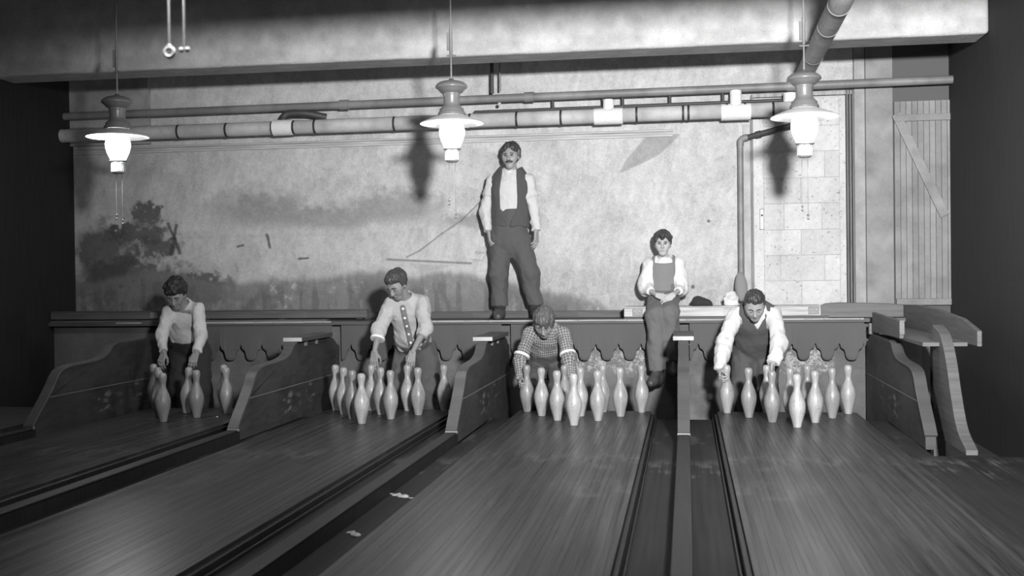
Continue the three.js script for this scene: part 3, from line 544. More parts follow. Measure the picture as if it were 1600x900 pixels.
function bounds(P, m = 0.03) {
  const lo = [1e9, 1e9, 1e9], hi = [-1e9, -1e9, -1e9];
  for (const p of P) for (const [q, r] of [[p.a, p.ra], [p.b, p.rb]]) q.toArray().forEach((v, i) => { lo[i] = Math.min(lo[i], v - r - m); hi[i] = Math.max(hi[i], v + r + m); });
  return [lo, hi];
}
const folds = (amp, s = 1, sd = 0) => (x, y, z) => amp * ((vn3(x * 16 * s, y * 9 * s, z * 16 * s, sd) - 0.5) * 1.4 + (vn3(x * 38 * s + y * 14, y * 26 * s, z * 38 * s, sd + 3) - 0.5) * 0.9);
const meshOf = (P, k, c, fold, extra, m) => { const u = union(P, k), [lo, hi] = bounds(P, m); return surf((x, y, z) => { let d = u(x, y, z); if (fold && d < 0.06 && d > -0.06) d += fold(x, y, z); if (extra) d = extra(x, y, z, d); return d; }, lo, hi, c); };

// head in its own frame: y up, z out of the face, chin at about -0.11, crown at 0.125
const ell = (x, y, z, cx, cy, cz, rx, ry, rz) => { const a = (x - cx) / rx, b = (y - cy) / ry, c = (z - cz) / rz, q = Math.sqrt(a * a + b * b + c * c); return (q - 1) * Math.min(rx, ry, rz); };
const smin = (a, b, k) => { const h = Math.max(k - Math.abs(a - b), 0) / k; return Math.min(a, b) - h * h * k * 0.25; };
const smax = (a, b, k) => -smin(-a, -b, k);
function skull(x, y, z) {
  let d = ell(x, y, z, 0, 0.035, -0.012, 0.073, 0.088, 0.094);
  const ax = Math.abs(x);
  d = smin(d, dist(JAW, ax, y, z), 0.035); d = smin(d, dist(CHEEK, ax, y, z), 0.03); d = smin(d, dist(CHIN, ax, y, z), 0.022);
  return d;
}
const JAW = cap(V(0, 0.0, 0.022), V(0, -0.07, 0.044), 0.062, 0.04), CHEEK = cap(V(0.034, -0.012, 0.046), V(0.03, -0.03, 0.05), 0.034, 0.03), CHIN = cap(V(0, -0.093, 0.06), V(0.014, -0.09, 0.056), 0.018, 0.016);
const NOSE = cap(V(0, 0.014, 0.084), V(0, -0.026, 0.106), 0.0085, 0.0125), NOSTRIL = cap(V(0.011, -0.031, 0.096), V(0.008, -0.03, 0.1), 0.0085, 0.008), BROW = cap(V(0, 0.024, 0.079), V(0.042, 0.026, 0.066), 0.011, 0.01), ULIP = cap(V(0, -0.054, 0.088), V(0.021, -0.058, 0.079), 0.0065, 0.003), LLIP = cap(V(0, -0.066, 0.087), V(0.018, -0.063, 0.08), 0.007, 0.003);
function face(x, y, z) {
  const ax = Math.abs(x); let d = skull(x, y, z);
  if (d > 0.06 || d < -0.04) return d;
  d = smin(d, dist(BROW, ax, y, z), 0.014);
  d = smax(d, -ell(ax, y, z, 0.032, 0.006, 0.092, 0.019, 0.012, 0.016), 0.012);
  d = smin(d, dist(NOSE, ax, y, z), 0.012); d = smin(d, dist(NOSTRIL, ax, y, z), 0.007);
  d = smin(d, dist(ULIP, ax, y, z), 0.006); d = smin(d, dist(LLIP, ax, y, z), 0.006);
  d = smin(d, ell(ax, y, z, 0.075, -0.004, -0.006, 0.009, 0.03, 0.019), 0.008);
  return d;
}
const gHead = surf(face, [-0.1, -0.13, -0.13], [0.1, 0.14, 0.14], 0.004);
// hair: a shell over the skull, cut at the hairline; line(ax) is the height of the hairline over the brow
function hair(o) {
  const th = o.thick, sd = o.seed;
  return surf((x, y, z) => {
    let d = skull(x, y, z); if (d > 0.07 || d < -0.05) return d - th;
    const side = o.part ? (x > o.part ? 0.008 : 0) - 0.014 * sm(0.01, 0.0, Math.abs(x - o.part)) * sm(0.02, 0.06, z) : 0;
    const ax = Math.abs(x), front = o.line(x) + 0.006 * (vn3(x * 120, 1, 1, sd + 2) - 0.5), lim = z > 0.02 ? front : mix(front, o.nape, sm(0.02, -0.03, z)), burn = ax > 0.05 && z < 0.03 ? Math.min(lim, o.side) : lim;
    d -= th * (0.8 + 0.5 * sm(0.0, 0.1, y)) * (mix(0.3, 1, o.full || 0) + 0.7 * (1 - (o.full || 0)) * sm(0.0, 0.045, y - burn)) + side + 0.012 * (vn3(x * 45, y * 22, z * 45, sd) - 0.5) + 0.01 * (vn3(x * 170, y * 30, z * 40, sd + 1) - 0.5) + (o.tuft || 0) * (vn3(x * 26, y * 26, z * 26, sd + 5) - 0.45) * sm(0, 0.08, y);
    // below the hairline in front, and under the nape
    return smax(d, burn - y, 0.008);
  }, [-0.13, -0.12, -0.15], [0.13, 0.19, 0.15], 0.0045);
}
// hand: wrist o, fingers along d, palm facing n, thumb on side s of cross(d, n); returns capsules
function hand(o, d, n, s, z, curls, spread = 1) {
  d = d.clone().normalize(); n = n.clone().addScaledVector(d, -n.dot(d)).normalize(); const x = d.clone().cross(n).multiplyScalar(s);
  const at = (a, b, c) => o.clone().addScaledVector(x, a * z).addScaledVector(d, b * z).addScaledVector(n, c * z), P = [];
  const kn = [[0.03, 0.086, 0.072], [0.01, 0.09, 0.08], [-0.01, 0.087, 0.074], [-0.028, 0.08, 0.058]];
  kn.forEach(([a, b], i) => P.push(cap(at(a * 0.6, 0.0, 0), at(a, b, 0), 0.014 * z, 0.0105 * z)));
  P.push(cap(at(0.012, 0.03, 0.004), at(-0.012, 0.03, 0.004), 0.015 * z, 0.014 * z));
  kn.forEach(([a, b, L], i) => {
    let p = at(a, b, 0), ang = 0; const cu = Array.isArray(curls[i]) ? curls[i] : [curls[i], curls[i] * 1.1, curls[i] * 0.8], lat = (1.5 - i) * 0.06 * spread;
    [0.45, 0.32, 0.25].forEach((fr, j) => { ang += cu[j]; const dir = d.clone().multiplyScalar(Math.cos(ang)).addScaledVector(n, Math.sin(ang)).addScaledVector(x, lat).normalize(), q = p.clone().addScaledVector(dir, L * fr * z); P.push(cap(p, q, (0.0092 - j * 0.0009) * z, (0.0084 - j * 0.0009) * z)); p = q; });
  });
  const c4 = curls[4] ?? 0.4; let p = at(0.026, 0.022, 0.006), q = at(0.046, 0.05, 0.012 + 0.02 * c4); P.push(cap(p, q, 0.0125 * z, 0.0105 * z)); p = q; q = at(0.052 - 0.012 * c4, 0.075, 0.02 + 0.045 * c4); P.push(cap(p, q, 0.0098 * z, 0.0088 * z)); p = q; q = at(0.05 - 0.03 * c4, 0.098, 0.026 + 0.06 * c4); P.push(cap(p, q, 0.0088 * z, 0.007 * z));
  return P;
}
const strip = g => { const h = g.index ? g.toNonIndexed() : g.clone(); for (const k of Object.keys(h.attributes)) if (k !== 'position' && k !== 'normal') h.deleteAttribute(k); return h; };
const skinMat = l => mat(l, 0.55, {}), clothMat = l => mat(l, 0.92, { bumpMap: tWeave, bumpScale: 0.0012, sheen: 0.15, sheenRoughness: 0.8, sheenColor: G(0.5) });
const mHair = mat(0.045, 0.5), mWhiteBand = mat(0.75, 0.8), mShoe = mat(0.06, 0.5), mButton = mat(0.75, 0.4), mEyeW = mat(0.17, 0.4), mIris = mat(0.03, 0.3);
const clothUV = g => boxUV(g, 4);
const PJ = o => Object.fromEntries(Object.entries(o).map(([k, v]) => [k, V(...v)]));

function person(spec) {
  const J = PJ(spec.j), s = spec.size, org = V(...spec.origin), o = thing('person', spec.label, 'person', spec.origin);
  const put = (name, g, m, label, parent = o, uv = clothUV) => { g.translate(-org.x, -org.y, -org.z); return part(parent, name, uv ? uv(g) : g, m, label); };
  const hipC = J.hipL.clone().lerp(J.hipR, 0.5), side = J.shR.clone().sub(J.shL).normalize(), up = J.neck.clone().sub(J.waist).normalize(), front = side.clone().cross(up).normalize();
  const up2 = J.waist.clone().sub(hipC).normalize(), front2 = side.clone().cross(up2).normalize();
  const W = spec.w, sq = { n: front, k: spec.flat || 1.45 }, sq2 = { n: front2, k: 1.35 };
  const along = (t, a = J.waist, b = J.neck) => a.clone().lerp(b, t);
  const torso = (e, clip) => [cap(hipC, J.waist, W.hip + e, W.waist + e, { ...sq2, clip }), cap(J.waist, along(0.62), W.waist + e, W.chest + e, { ...sq, clip }), cap(along(0.62), along(0.86), W.chest + e, W.chest * 0.78 + e, { ...sq, clip })];
  const yoke = e => [cap(J.shL, along(0.93), 0.052 * s + e, 0.06 * s + e), cap(J.shR, along(0.93), 0.052 * s + e, 0.06 * s + e)];
  const dir = (a, b) => b.clone().sub(a).normalize();
  const sleeve = (q, r, end) => { const sh = J['sh' + q], el = J['el' + q], wr = J['wr' + q], d = dir(el, wr), e = el.clone().lerp(wr, end); return [cap(sh, el, r[0] * s, r[1] * s), cap(el, wr, (r[3] ?? r[1]) * s, r[2] * s, { clip: [[e, d]] })]; };
  // ---- skin
  const headM = new THREE.Matrix4().compose(J.head, new THREE.Quaternion().setFromEuler(new THREE.Euler(spec.head[0], spec.head[1], spec.head[2], 'YXZ')), V(1, 1, 1).multiplyScalar(spec.hs));
  const nape = V(0, -0.06, -0.02).applyMatrix4(headM);
  const arms = ['L', 'R'].flatMap(q => [cap(J['sh' + q], J['el' + q], 0.042 * s, 0.036 * s), cap(J['el' + q], J['wr' + q], 0.036 * s, 0.023 * s)]);
  const legs = ['L', 'R'].flatMap(q => [cap(J['hip' + q], J['kn' + q], 0.07 * s, 0.05 * s), cap(J['kn' + q], J['an' + q], 0.048 * s, 0.035 * s)]);
  const bodyG = meshOf([...torso(-0.022), cap(J.neck.clone().addScaledVector(up, -0.05), nape, 0.055 * s, 0.047 * s), cap(J.shL, J.shR, 0.04 * s, 0.04 * s), ...arms, ...legs], 0.03, 0.012);
  const gs = [strip(bodyG), strip(gHead.clone().applyMatrix4(headM))];
  for (const q of ['L', 'R']) { const h = spec['hand' + q]; const P = hand(J['wr' + q], V(...h.d), V(...h.n), h.s, spec.handSize, h.c, h.spread); gs.push(strip(meshOf(P, 0.007 * spec.handSize, 0.0032, null, null, 0.01))); }
  put('body', mergeGeometries(gs), skinMat(spec.skin), 'skin of face, neck and hands', o, null);
  // ---- face and hair
  const local = g => { g.applyMatrix4(headM); return g; };
  put('hair', local(hair(spec.hair)), spec.hairMat || mHair, spec.hairLabel);
  for (const q of [-1, 1]) {
    put('eyebrow', local(tube([V(q * 0.013, 0.023, 0.0905), V(q * 0.028, 0.028, 0.087), V(q * 0.046, 0.021, 0.077)], 0.0046, 8, 6)), mHair);
    const eye = put('eye', local(new THREE.SphereGeometry(0.0105, 14, 10).scale(1.1, spec.lids ? 0.8 : 0.5, 0.9).translate(q * 0.031, 0.006, 0.0775)), spec.lids ? skinMat(spec.skin * 0.8) : mEyeW);
    if (spec.lids) put('eyelash', local(tube([V(q * 0.02, 0.0015, 0.0865), V(q * 0.031, -0.001, 0.088), V(q * 0.042, 0.001, 0.083)], 0.0019, 8, 5)), mHair, undefined, eye);
    else { put('iris', local(new THREE.SphereGeometry(0.0042, 12, 8).translate(q * 0.031 - 0.001, 0.0062, 0.0838)), mIris, undefined, eye); put('eyelid', local(tube([V(q * 0.019, 0.009, 0.085), V(q * 0.031, 0.0135, 0.0872), V(q * 0.043, 0.009, 0.081)], 0.003, 8, 5)), mHair, undefined, eye); }
  }
  put('lips', local(tube([V(-0.018, -0.0605, 0.0835), V(-0.007, -0.0585, 0.0925), V(0.007, -0.0585, 0.0925), V(0.018, -0.0605, 0.0835)], 0.0026, 10, 6)), mat(spec.skin * 0.45, 0.5));
  if (spec.moustache) put('moustache', local(meshOf([cap(V(0, -0.046, 0.099), V(0.022, -0.05, 0.09), 0.009, 0.007), cap(V(0, -0.046, 0.099), V(-0.022, -0.05, 0.09), 0.009, 0.007), cap(V(0.022, -0.05, 0.09), V(0.037, -0.047, 0.077), 0.007, 0.003), cap(V(-0.022, -0.05, 0.09), V(-0.037, -0.047, 0.077), 0.007, 0.003)], 0.008, 0.003, folds(0.003, 4))), mHair, 'dark drooping moustache');
  // ---- trousers and shoes
  const tr = spec.trousers, belt = J.waist.clone().addScaledVector(up2, tr.rise);
  const legP = ['L', 'R'].flatMap(q => { const an = J['an' + q], kn = J['kn' + q]; return [cap(J['hip' + q], kn, tr.r[0] * s, tr.r[1] * s), cap(kn, an, tr.r[1] * s, tr.r[2] * s, { clip: [[an.clone().addScaledVector(dir(kn, an), tr.hem || 0), dir(kn, an)]] })]; });
  put('trousers', meshOf([cap(hipC, J.waist.clone().addScaledVector(up2, 0.06), W.hip + 0.012, W.waist + 0.012, { ...sq2, clip: [[belt, up2]] }), ...legP], 0.03, 0.01, folds(0.016, 0.8, 3)), clothMat(tr.l), tr.label);
  for (const q of ['L', 'R']) {
    const an = J['an' + q], toe = V(...spec['toe' + q]), dn = dir(J['kn' + q], an), heel = an.clone().addScaledVector(V(toe.x - an.x, 0, toe.z - an.z).normalize(), -0.03); heel.y = Math.min(toe.y, an.y - 0.03) + 0.012;
    const ball = heel.clone().lerp(toe, 0.72); ball.y += 0.012;
    put('shoe', meshOf([cap(an.clone().addScaledVector(dn, -0.05), heel, 0.047 * s, 0.042 * s), cap(heel, ball, 0.042 * s, 0.048 * s), cap(ball, toe, 0.047 * s, 0.04 * s), cap(an, ball, 0.046 * s, 0.042 * s)], 0.025, 0.008, null, (x, y, z, d) => spec.sole === undefined ? d : Math.max(d, spec.sole - y)), mShoe);
  }
  // ---- shirt
  const sh = spec.shirt, hem = J.waist.clone().addScaledVector(sh.hang ? up2 : up, sh.rise);
  const shirtP = [...torso(sh.e ?? 0, [[hem, up.clone().negate()]]), ...yoke(0), ...sleeve('L', sh.r, sh.end[0]), ...sleeve('R', sh.r, sh.end[1])];
  if (spec.puff) for (const q of ['L', 'R']) { const m = J['sh' + q].clone().lerp(J['el' + q], spec.puff[0]), d = dir(J['sh' + q], J['el' + q]); shirtP.push(cap(J['sh' + q], m.clone().addScaledVector(d, 0.05), spec.puff[1] * s, spec.puff[2] * s, { clip: [[m, d]] })); }
  const neckHole = cap(J.neck.clone().addScaledVector(up, -0.02), nape.clone().addScaledVector(up, 0.05), 0.052 * s, 0.075 * s);
  const shirtF = union(shirtP, 0.03);
  const shirtG = meshOf(shirtP, 0.03, spec.fine || 0.009, folds(sh.fold ?? 0.016, 1, 11), (x, y, z, d) => smax(d, -dist(neckHole, x, y, z), 0.01));
  const shirt = put('shirt', shirtG, sh.mat || clothMat(sh.l), sh.label, o, sh.mat ? g => plaidUV(g, shirtP, org, front) : clothUV);
  if (spec.collar) { const c0 = J.neck.clone().addScaledVector(up, spec.collar.y ?? 0.0); put('collar', meshOf([cap(c0.clone().addScaledVector(up, -0.02), c0.clone().addScaledVector(up, 0.035), 0.086 * s, 0.058 * s, { clip: [[c0.clone().addScaledVector(up, 0.035), up], [c0.clone().addScaledVector(up, -0.012), up.clone().negate()]] })], 0.01, 0.006, folds(0.005, 3), (x, y, z, d) => { const fx = (x - c0.x) * side.x + (y - c0.y) * side.y + (z - c0.z) * side.z; const dn = spec.collar.points ? 0 : 0; return Math.max(d, -dist(neckHole, x, y, z) + 0.004); }), clothMat(spec.collar.l), 'turned collar', shirt); }
  const proj = (x, y, z) => { const ax = x - J.waist.x, ay = y - J.waist.y, az = z - J.waist.z; return [ax * side.x + ay * side.y + az * side.z, ax * up.x + ay * up.y + az * up.z, ax * front.x + ay * front.y + az * front.z]; };
  const H = J.neck.clone().sub(J.waist).dot(up);
  // ---- vest or bib over the shirt: fn(u, v, w, H) < 0 keeps
  if (spec.vest) { const ve = spec.vest, vp = [...torso(ve.e ?? 0.016, [[J.waist.clone().addScaledVector(up2, ve.low), up2.clone().negate()]]), ...yoke(0.012)]; put(ve.name || 'vest', meshOf(vp, 0.03, 0.009, folds(0.008, 1, 17), (x, y, z, d) => { const [u, v, w] = proj(x, y, z); return smax(smax(d, -dist(neckHole, x, y, z) + (ve.neck ?? 0.028), 0.01), ve.cut(u, v, w, H), 0.006); }), clothMat(ve.l), ve.label); }
  for (const b of spec.bands || []) {
    const a = J[b.a], c = J[b.b], m = a.clone().lerp(c, b.t), d = dir(a, c);
    put('arm_band', meshOf([cap(a, c, b.r, b.r, { clip: [[m.clone().addScaledVector(d, 0.011), d], [m.clone().addScaledVector(d, -0.011), d.clone().negate()]] })], 0.01, 0.005, null), b.m || mWhiteBand, 'sleeve garter band', shirt);
  }
  if (spec.placket) {
    const u2 = shirtF, hit = v => { for (let w = 0.3; w > -0.1; w -= 0.002) { const p = J.waist.clone().addScaledVector(side, spec.placket.u + spec.placket.slope * v).addScaledVector(up, v).addScaledVector(front, w); if (u2(p.x, p.y, p.z) < 0.004) return p; } return J.waist; };
    const pts = []; for (let i = 0; i <= 12; i++) pts.push(hit(mix(spec.placket.v[0], spec.placket.v[1] * H, i / 12)));
    const pg = []; for (let i = 0; i < 12; i++) pg.push(cap(pts[i], pts[i + 1], 0.025, 0.025, { n: front, k: 4 })); const pl = put('placket', meshOf(pg, 0.01, 0.006), clothMat(spec.placket.l), 'darker button placket', shirt);
    for (let i = 0; i < spec.placket.n; i++) put('button', new THREE.SphereGeometry(0.011, 12, 8).scale(1, 1, 0.6).translate(...hit(mix(spec.placket.v[0] + 0.02, spec.placket.v[1] * H - 0.01, i / (spec.placket.n - 1))).addScaledVector(front, 0.011).toArray()), mButton, undefined, pl);
  }
  return o;
}
function plaidUV(g, P, org, front) {
  g = g.index ? g.toNonIndexed() : g; const p = g.attributes.position, uv = new Float32Array(p.count * 2);
  const S2 = P.map(q => { const ax = q.d.clone().normalize(), f = front.clone().addScaledVector(ax, -front.dot(ax)).normalize(); return { q, ax, f, r: f.clone().cross(ax) }; });
  for (let i = 0; i < p.count; i += 3) {
    const c = [0, 1, 2].map(k => V(p.getX(i + k), p.getY(i + k), p.getZ(i + k)).add(org)), m = c[0].clone().add(c[1]).add(c[2]).divideScalar(3);
    let best = null, bd = 1e9; for (const e of S2) { if (e.q === P[3] || e.q === P[4]) continue; const d = dist(e.q, m.x, m.y, m.z); if (d < bd) { bd = d; best = e; } }
    const R = 0.5 * (best.q.ra + best.q.rb), ang = v => { const w = v.clone().sub(best.q.a); return Math.atan2(w.dot(best.r), w.dot(best.f)); }, a0 = ang(m);
    c.forEach((v, k) => { let a = ang(v); while (a - a0 > 3) a -= 6.2832; while (a - a0 < -3) a += 6.2832; uv[(i + k) * 2] = a * R; uv[(i + k) * 2 + 1] = v.clone().sub(best.q.a).dot(best.ax); });
  }
  g.setAttribute('uv', new THREE.BufferAttribute(uv, 2)); return g;
}
const tPlaid = tex(256, 256, (u, v) => { const l = t => Math.max(sm(0.16, 0.06, Math.abs(((t * 4) % 1) - 0.5)), 0.6 * sm(0.07, 0.02, Math.abs(((t * 4 + 0.28) % 1) - 0.5))); const a = l(u), b = l(v); return 0.09 + 0.2 * a + 0.2 * b + 0.04 * (hash(Math.floor(u * 256), Math.floor(v * 256)) - 0.5); });
tPlaid.repeat.set(11, 11);
const mPlaid = new THREE.MeshPhysicalMaterial({ map: tPlaid, roughness: 0.92 });

// the standing man
person({
  label: 'standing man with moustache, open dark vest and white shirt, arms at his sides', origin: [-1.56, 0.69, -10.1], size: 1.0, hs: 1.0, handSize: 1.0, skin: 0.3,
  j: { head: [-1.587, 2.185, -10.1], neck: [-1.592, 2.03, -10.13], shL: [-1.752, 1.965, -10.13], shR: [-1.436, 1.96, -10.13], elL: [-1.832, 1.69, -10.12], elR: [-1.375, 1.68, -10.12], wrL: [-1.795, 1.495, -10.06], wrR: [-1.352, 1.495, -10.06], waist: [-1.6, 1.64, -10.12], hipL: [-1.69, 1.43, -10.12], hipR: [-1.51, 1.43, -10.12], knL: [-1.712, 1.1, -10.1], knR: [-1.425, 1.1, -10.1], anL: [-1.706, 0.79, -10.12], anR: [-1.372, 0.79, -10.12] },
  toeL: [-1.7, 0.72, -9.96], toeR: [-1.325, 0.72, -9.97], sole: 0.69,
  head: [0.02, -0.06, 0.04], w: { hip: 0.16, waist: 0.152, chest: 0.17 }, moustache: true,
  hair: { thick: 0.014, seed: 3, nape: -0.05, side: 0.0, part: 0.02, line: x => 0.062 + 0.012 * Math.cos(x * 60) - 0.35 * Math.max(0, -x - 0.0) * 0.8 - 0.5 * Math.max(0, x - 0.035) },
  handL: { d: [0.12, -1, 0.12], n: [0.9, 0, -0.3], s: -1, c: [0.35, 0.35, 0.4, 0.45, 0.3] }, handR: { d: [0.02, -1, 0.12], n: [-0.9, 0, -0.3], s: 1, c: [0.35, 0.35, 0.4, 0.45, 0.3] },
  trousers: { rise: 0.06, r: [0.1, 0.088, 0.072], hem: -0.03, l: 0.085, label: 'dark wool trousers' },
  shirt: { rise: 0.03, r: [0.062, 0.052, 0.04, 0.05], end: [0.97, 0.97], l: 0.56, label: 'white shirt' }, collar: { l: 0.7, y: 0.015 },
  puff: [0.5, 0.066, 0.076],
  vest: { l: 0.075, e: 0.026, low: -0.1, label: 'open dark vest', cut: (u, v, w, H) => w > -0.02 ? Math.max(0.072 + 0.01 * Math.sin(v * 9) - 0.05 * sm(0.08, -0.1, v) - Math.abs(u), Math.abs(u) - 0.172) : Math.abs(u) - 0.172 },
});
// boy in the dark vest, bending over the right lane
person({
  label: 'boy in dark vest and white sleeves bending over the rightmost pins', origin: [0.56, PIT, -9.3], size: 0.98, hs: 0.98, handSize: 0.95, skin: 0.3, lids: true,
  j: { head: [0.535, 0.828, -8.97], neck: [0.548, 0.79, -9.14], shL: [0.402, 0.76, -9.13], shR: [0.695, 0.76, -9.13], elL: [0.292, 0.53, -9.0], elR: [0.722, 0.52, -9.0], wrL: [0.25, 0.318, -8.835], wrR: [0.66, 0.37, -8.86], waist: [0.562, 0.56, -9.3], hipL: [0.475, 0.43, -9.42], hipR: [0.655, 0.43, -9.42], knL: [0.43, 0.12, -9.3], knR: [0.65, 0.12, -9.3], anL: [0.42, -0.22, -9.38], anR: [0.66, -0.22, -9.38] },
  toeL: [0.41, -0.29, -9.2], toeR: [0.67, -0.29, -9.2], sole: PIT, head: [0.62, -0.05, 0.03], w: { hip: 0.155, waist: 0.15, chest: 0.165 },
  hair: { thick: 0.011, seed: 9, nape: -0.03, side: 0.02, line: x => 0.07 - 0.3 * Math.max(0, Math.abs(x) - 0.03) },
  handL: { d: [0.0, -0.55, 0.83], n: [1, 0.0, 0.0], s: 1, c: [0.7, 0.7, 0.75, 0.8, 0.5] }, handR: { d: [-0.1, -0.9, 0.35], n: [-0.9, 0, -0.4], s: 1, c: [0.5, 0.5, 0.55, 0.6, 0.4] },
  trousers: { rise: 0.02, r: [0.105, 0.085, 0.07], l: 0.075, label: 'dark trousers' },
  shirt: { rise: -0.06, r: [0.066, 0.06, 0.045, 0.072], end: [0.95, 0.93], l: 0.56, label: 'white shirt with puffed sleeves' }, collar: { l: 0.75 },
  vest: { l: 0.075, low: -0.14, label: 'dark vest with low neck', cut: (u, v, w, H) => Math.max(w > 0 ? Math.min(0.055, (v - H * 0.62) * 0.6) - Math.abs(u) : -1, Math.abs(u) - 0.168 + 0.2 * Math.max(0, v - 0.2)) },
  bands: [{ a: 'shL', b: 'elL', t: 0.93, r: 0.064, m: clothMat(0.4) }, { a: 'shR', b: 'elR', t: 0.95, r: 0.064, m: clothMat(0.4) }],
});
// boy in the checked shirt
person({
  label: 'crouching boy in checked shirt with white sleeve garters placing pins', origin: [-1.17, PIT, -9.3], size: 0.92, hs: 0.98, handSize: 0.88, skin: 0.26, lids: true, fine: 0.008,
  j: { head: [-1.147, 0.7, -8.97], neck: [-1.157, 0.645, -9.13], shL: [-1.288, 0.61, -9.11], shR: [-1.012, 0.615, -9.11], elL: [-1.358, 0.39, -9.0], elR: [-0.952, 0.405, -9.0], wrL: [-1.328, 0.25, -8.86], wrR: [-0.925, 0.24, -8.86], waist: [-1.175, 0.48, -9.26], hipL: [-1.265, 0.33, -9.4], hipR: [-1.09, 0.33, -9.4], knL: [-1.29, 0.16, -9.08], knR: [-1.05, 0.16, -9.08], anL: [-1.27, -0.22, -9.3], anR: [-1.06, -0.22, -9.3] },
  toeL: [-1.27, -0.29, -9.12], toeR: [-1.06, -0.29, -9.12], sole: PIT, head: [0.7, -0.02, 0.0], w: { hip: 0.14, waist: 0.135, chest: 0.15 },
  hairMat: mat(0.09, 0.5), hair: { thick: 0.014, seed: 19, nape: -0.05, side: -0.02, full: 0.6, tuft: 0.006, line: x => 0.046 - 0.5 * Math.max(0, x) + 0.012 * Math.sin(x * 160) },
  handL: { d: [0.0, -0.5, 0.85], n: [1, 0, 0.0], s: 1, c: [0.7, 0.7, 0.75, 0.8, 0.4] }, handR: { d: [-0.05, -0.8, 0.6], n: [-1, 0, -0.1], s: -1, c: [0.6, 0.6, 0.65, 0.7, 0.4] },
  trousers: { rise: 0.0, r: [0.1, 0.085, 0.07], l: 0.075, label: 'dark grey trousers' },
  shirt: { rise: -0.08, hang: true, e: 0.006, r: [0.068, 0.062, 0.04, 0.062], end: [0.97, 0.97], mat: mPlaid, label: 'checked shirt' },
  bands: [{ a: 'shL', b: 'elL', t: 0.8, r: 0.068 }, { a: 'shR', b: 'elR', t: 0.8, r: 0.068 }],
});
// boy in the buttoned jacket
person({
  label: 'boy in light buttoned jacket with dark placket reaching down to two pins', origin: [-2.34, PIT, -9.3], size: 0.96, hs: 0.98, handSize: 0.95, skin: 0.22, lids: true,
  j: { head: [-2.385, 1.02, -8.99], neck: [-2.335, 0.9, -9.12], shL: [-2.462, 0.862, -9.09], shR: [-2.205, 0.88, -9.13], elL: [-2.538, 0.665, -8.99], elR: [-2.15, 0.66, -9.0], wrL: [-2.553, 0.475, -8.87], wrR: [-2.228, 0.475, -8.87], waist: [-2.335, 0.57, -9.27], hipL: [-2.42, 0.45, -9.4], hipR: [-2.25, 0.46, -9.4], knL: [-2.44, 0.13, -9.27], knR: [-2.17, 0.13, -9.24], anL: [-2.43, -0.22, -9.36], anR: [-2.12, -0.22, -9.3] },
  toeL: [-2.45, -0.29, -9.18], toeR: [-2.1, -0.29, -9.12], sole: PIT, head: [0.58, -0.4, 0.12], w: { hip: 0.145, waist: 0.145, chest: 0.155 },
  hair: { thick: 0.012, seed: 29, nape: -0.03, side: 0.0, part: 0.012, line: x => 0.062 - 0.3 * Math.max(0, Math.abs(x) - 0.03) },
  handL: { d: [0.0, -1, 0.28], n: [0.15, -0.15, -1], s: 1, c: [0.25, 0.22, 0.25, 0.3, 0.35] }, handR: { d: [-0.15, -1, 0.28], n: [-0.1, -0.15, -1], s: -1, c: [0.25, 0.22, 0.25, 0.3, 0.35] },
  trousers: { rise: 0.0, r: [0.11, 0.105, 0.1], l: 0.085, label: 'baggy grey trousers' },
  shirt: { rise: -0.1, hang: true, e: 0.004, r: [0.066, 0.064, 0.05, 0.06], end: [0.45, 0.35], l: 0.4, label: 'light buttoned work jacket' },
  bands: [{ a: 'elL', b: 'wrL', t: 0.44, r: 0.061 }],
  placket: { u: 0.0, slope: -0.1, v: [-0.08, 0.93], n: 6, l: 0.16 },
});
// boy in the white shirt at the far left
person({
  label: 'boy in white shirt with bushy dark hair bending at the far left lane', origin: [-4.38, PIT, -9.3], size: 0.94, hs: 0.98, handSize: 0.92, skin: 0.24, lids: true,
  j: { head: [-4.345, 0.955, -8.99], neck: [-4.335, 0.86, -9.13], shL: [-4.455, 0.818, -9.1], shR: [-4.205, 0.825, -9.11], elL: [-4.492, 0.615, -9.0], elR: [-4.125, 0.605, -9.0], wrL: [-4.41, 0.47, -8.87], wrR: [-4.118, 0.465, -8.87], waist: [-4.395, 0.6, -9.26], hipL: [-4.49, 0.47, -9.38], hipR: [-4.32, 0.47, -9.38], knL: [-4.48, 0.12, -9.3], knR: [-4.27, 0.12, -9.3], anL: [-4.48, -0.22, -9.36], anR: [-4.26, -0.22, -9.36] },
  toeL: [-4.49, -0.29, -9.18], toeR: [-4.25, -0.29, -9.18], sole: PIT, head: [0.5, 0.12, 0.02], w: { hip: 0.145, waist: 0.14, chest: 0.15 },
  hairMat: mat(0.025, 0.6), hair: { thick: 0.024, seed: 39, nape: -0.02, side: 0.01, tuft: 0.03, line: x => 0.052 - 0.2 * Math.max(0, Math.abs(x) - 0.03) },
  handL: { d: [-0.1, -0.9, 0.5], n: [0.2, -0.3, -1], s: 1, c: [0.45, 0.45, 0.5, 0.55, 0.4] }, handR: { d: [-0.15, -0.9, 0.45], n: [-0.2, -0.3, -1], s: -1, c: [0.45, 0.45, 0.5, 0.55, 0.4] },
  trousers: { rise: 0.0, r: [0.105, 0.095, 0.08], l: 0.03, label: 'dark trousers' },
  shirt: { rise: -0.06, r: [0.062, 0.054, 0.042, 0.05], end: [0.92, 0.92], l: 0.56, label: 'white shirt' },
});
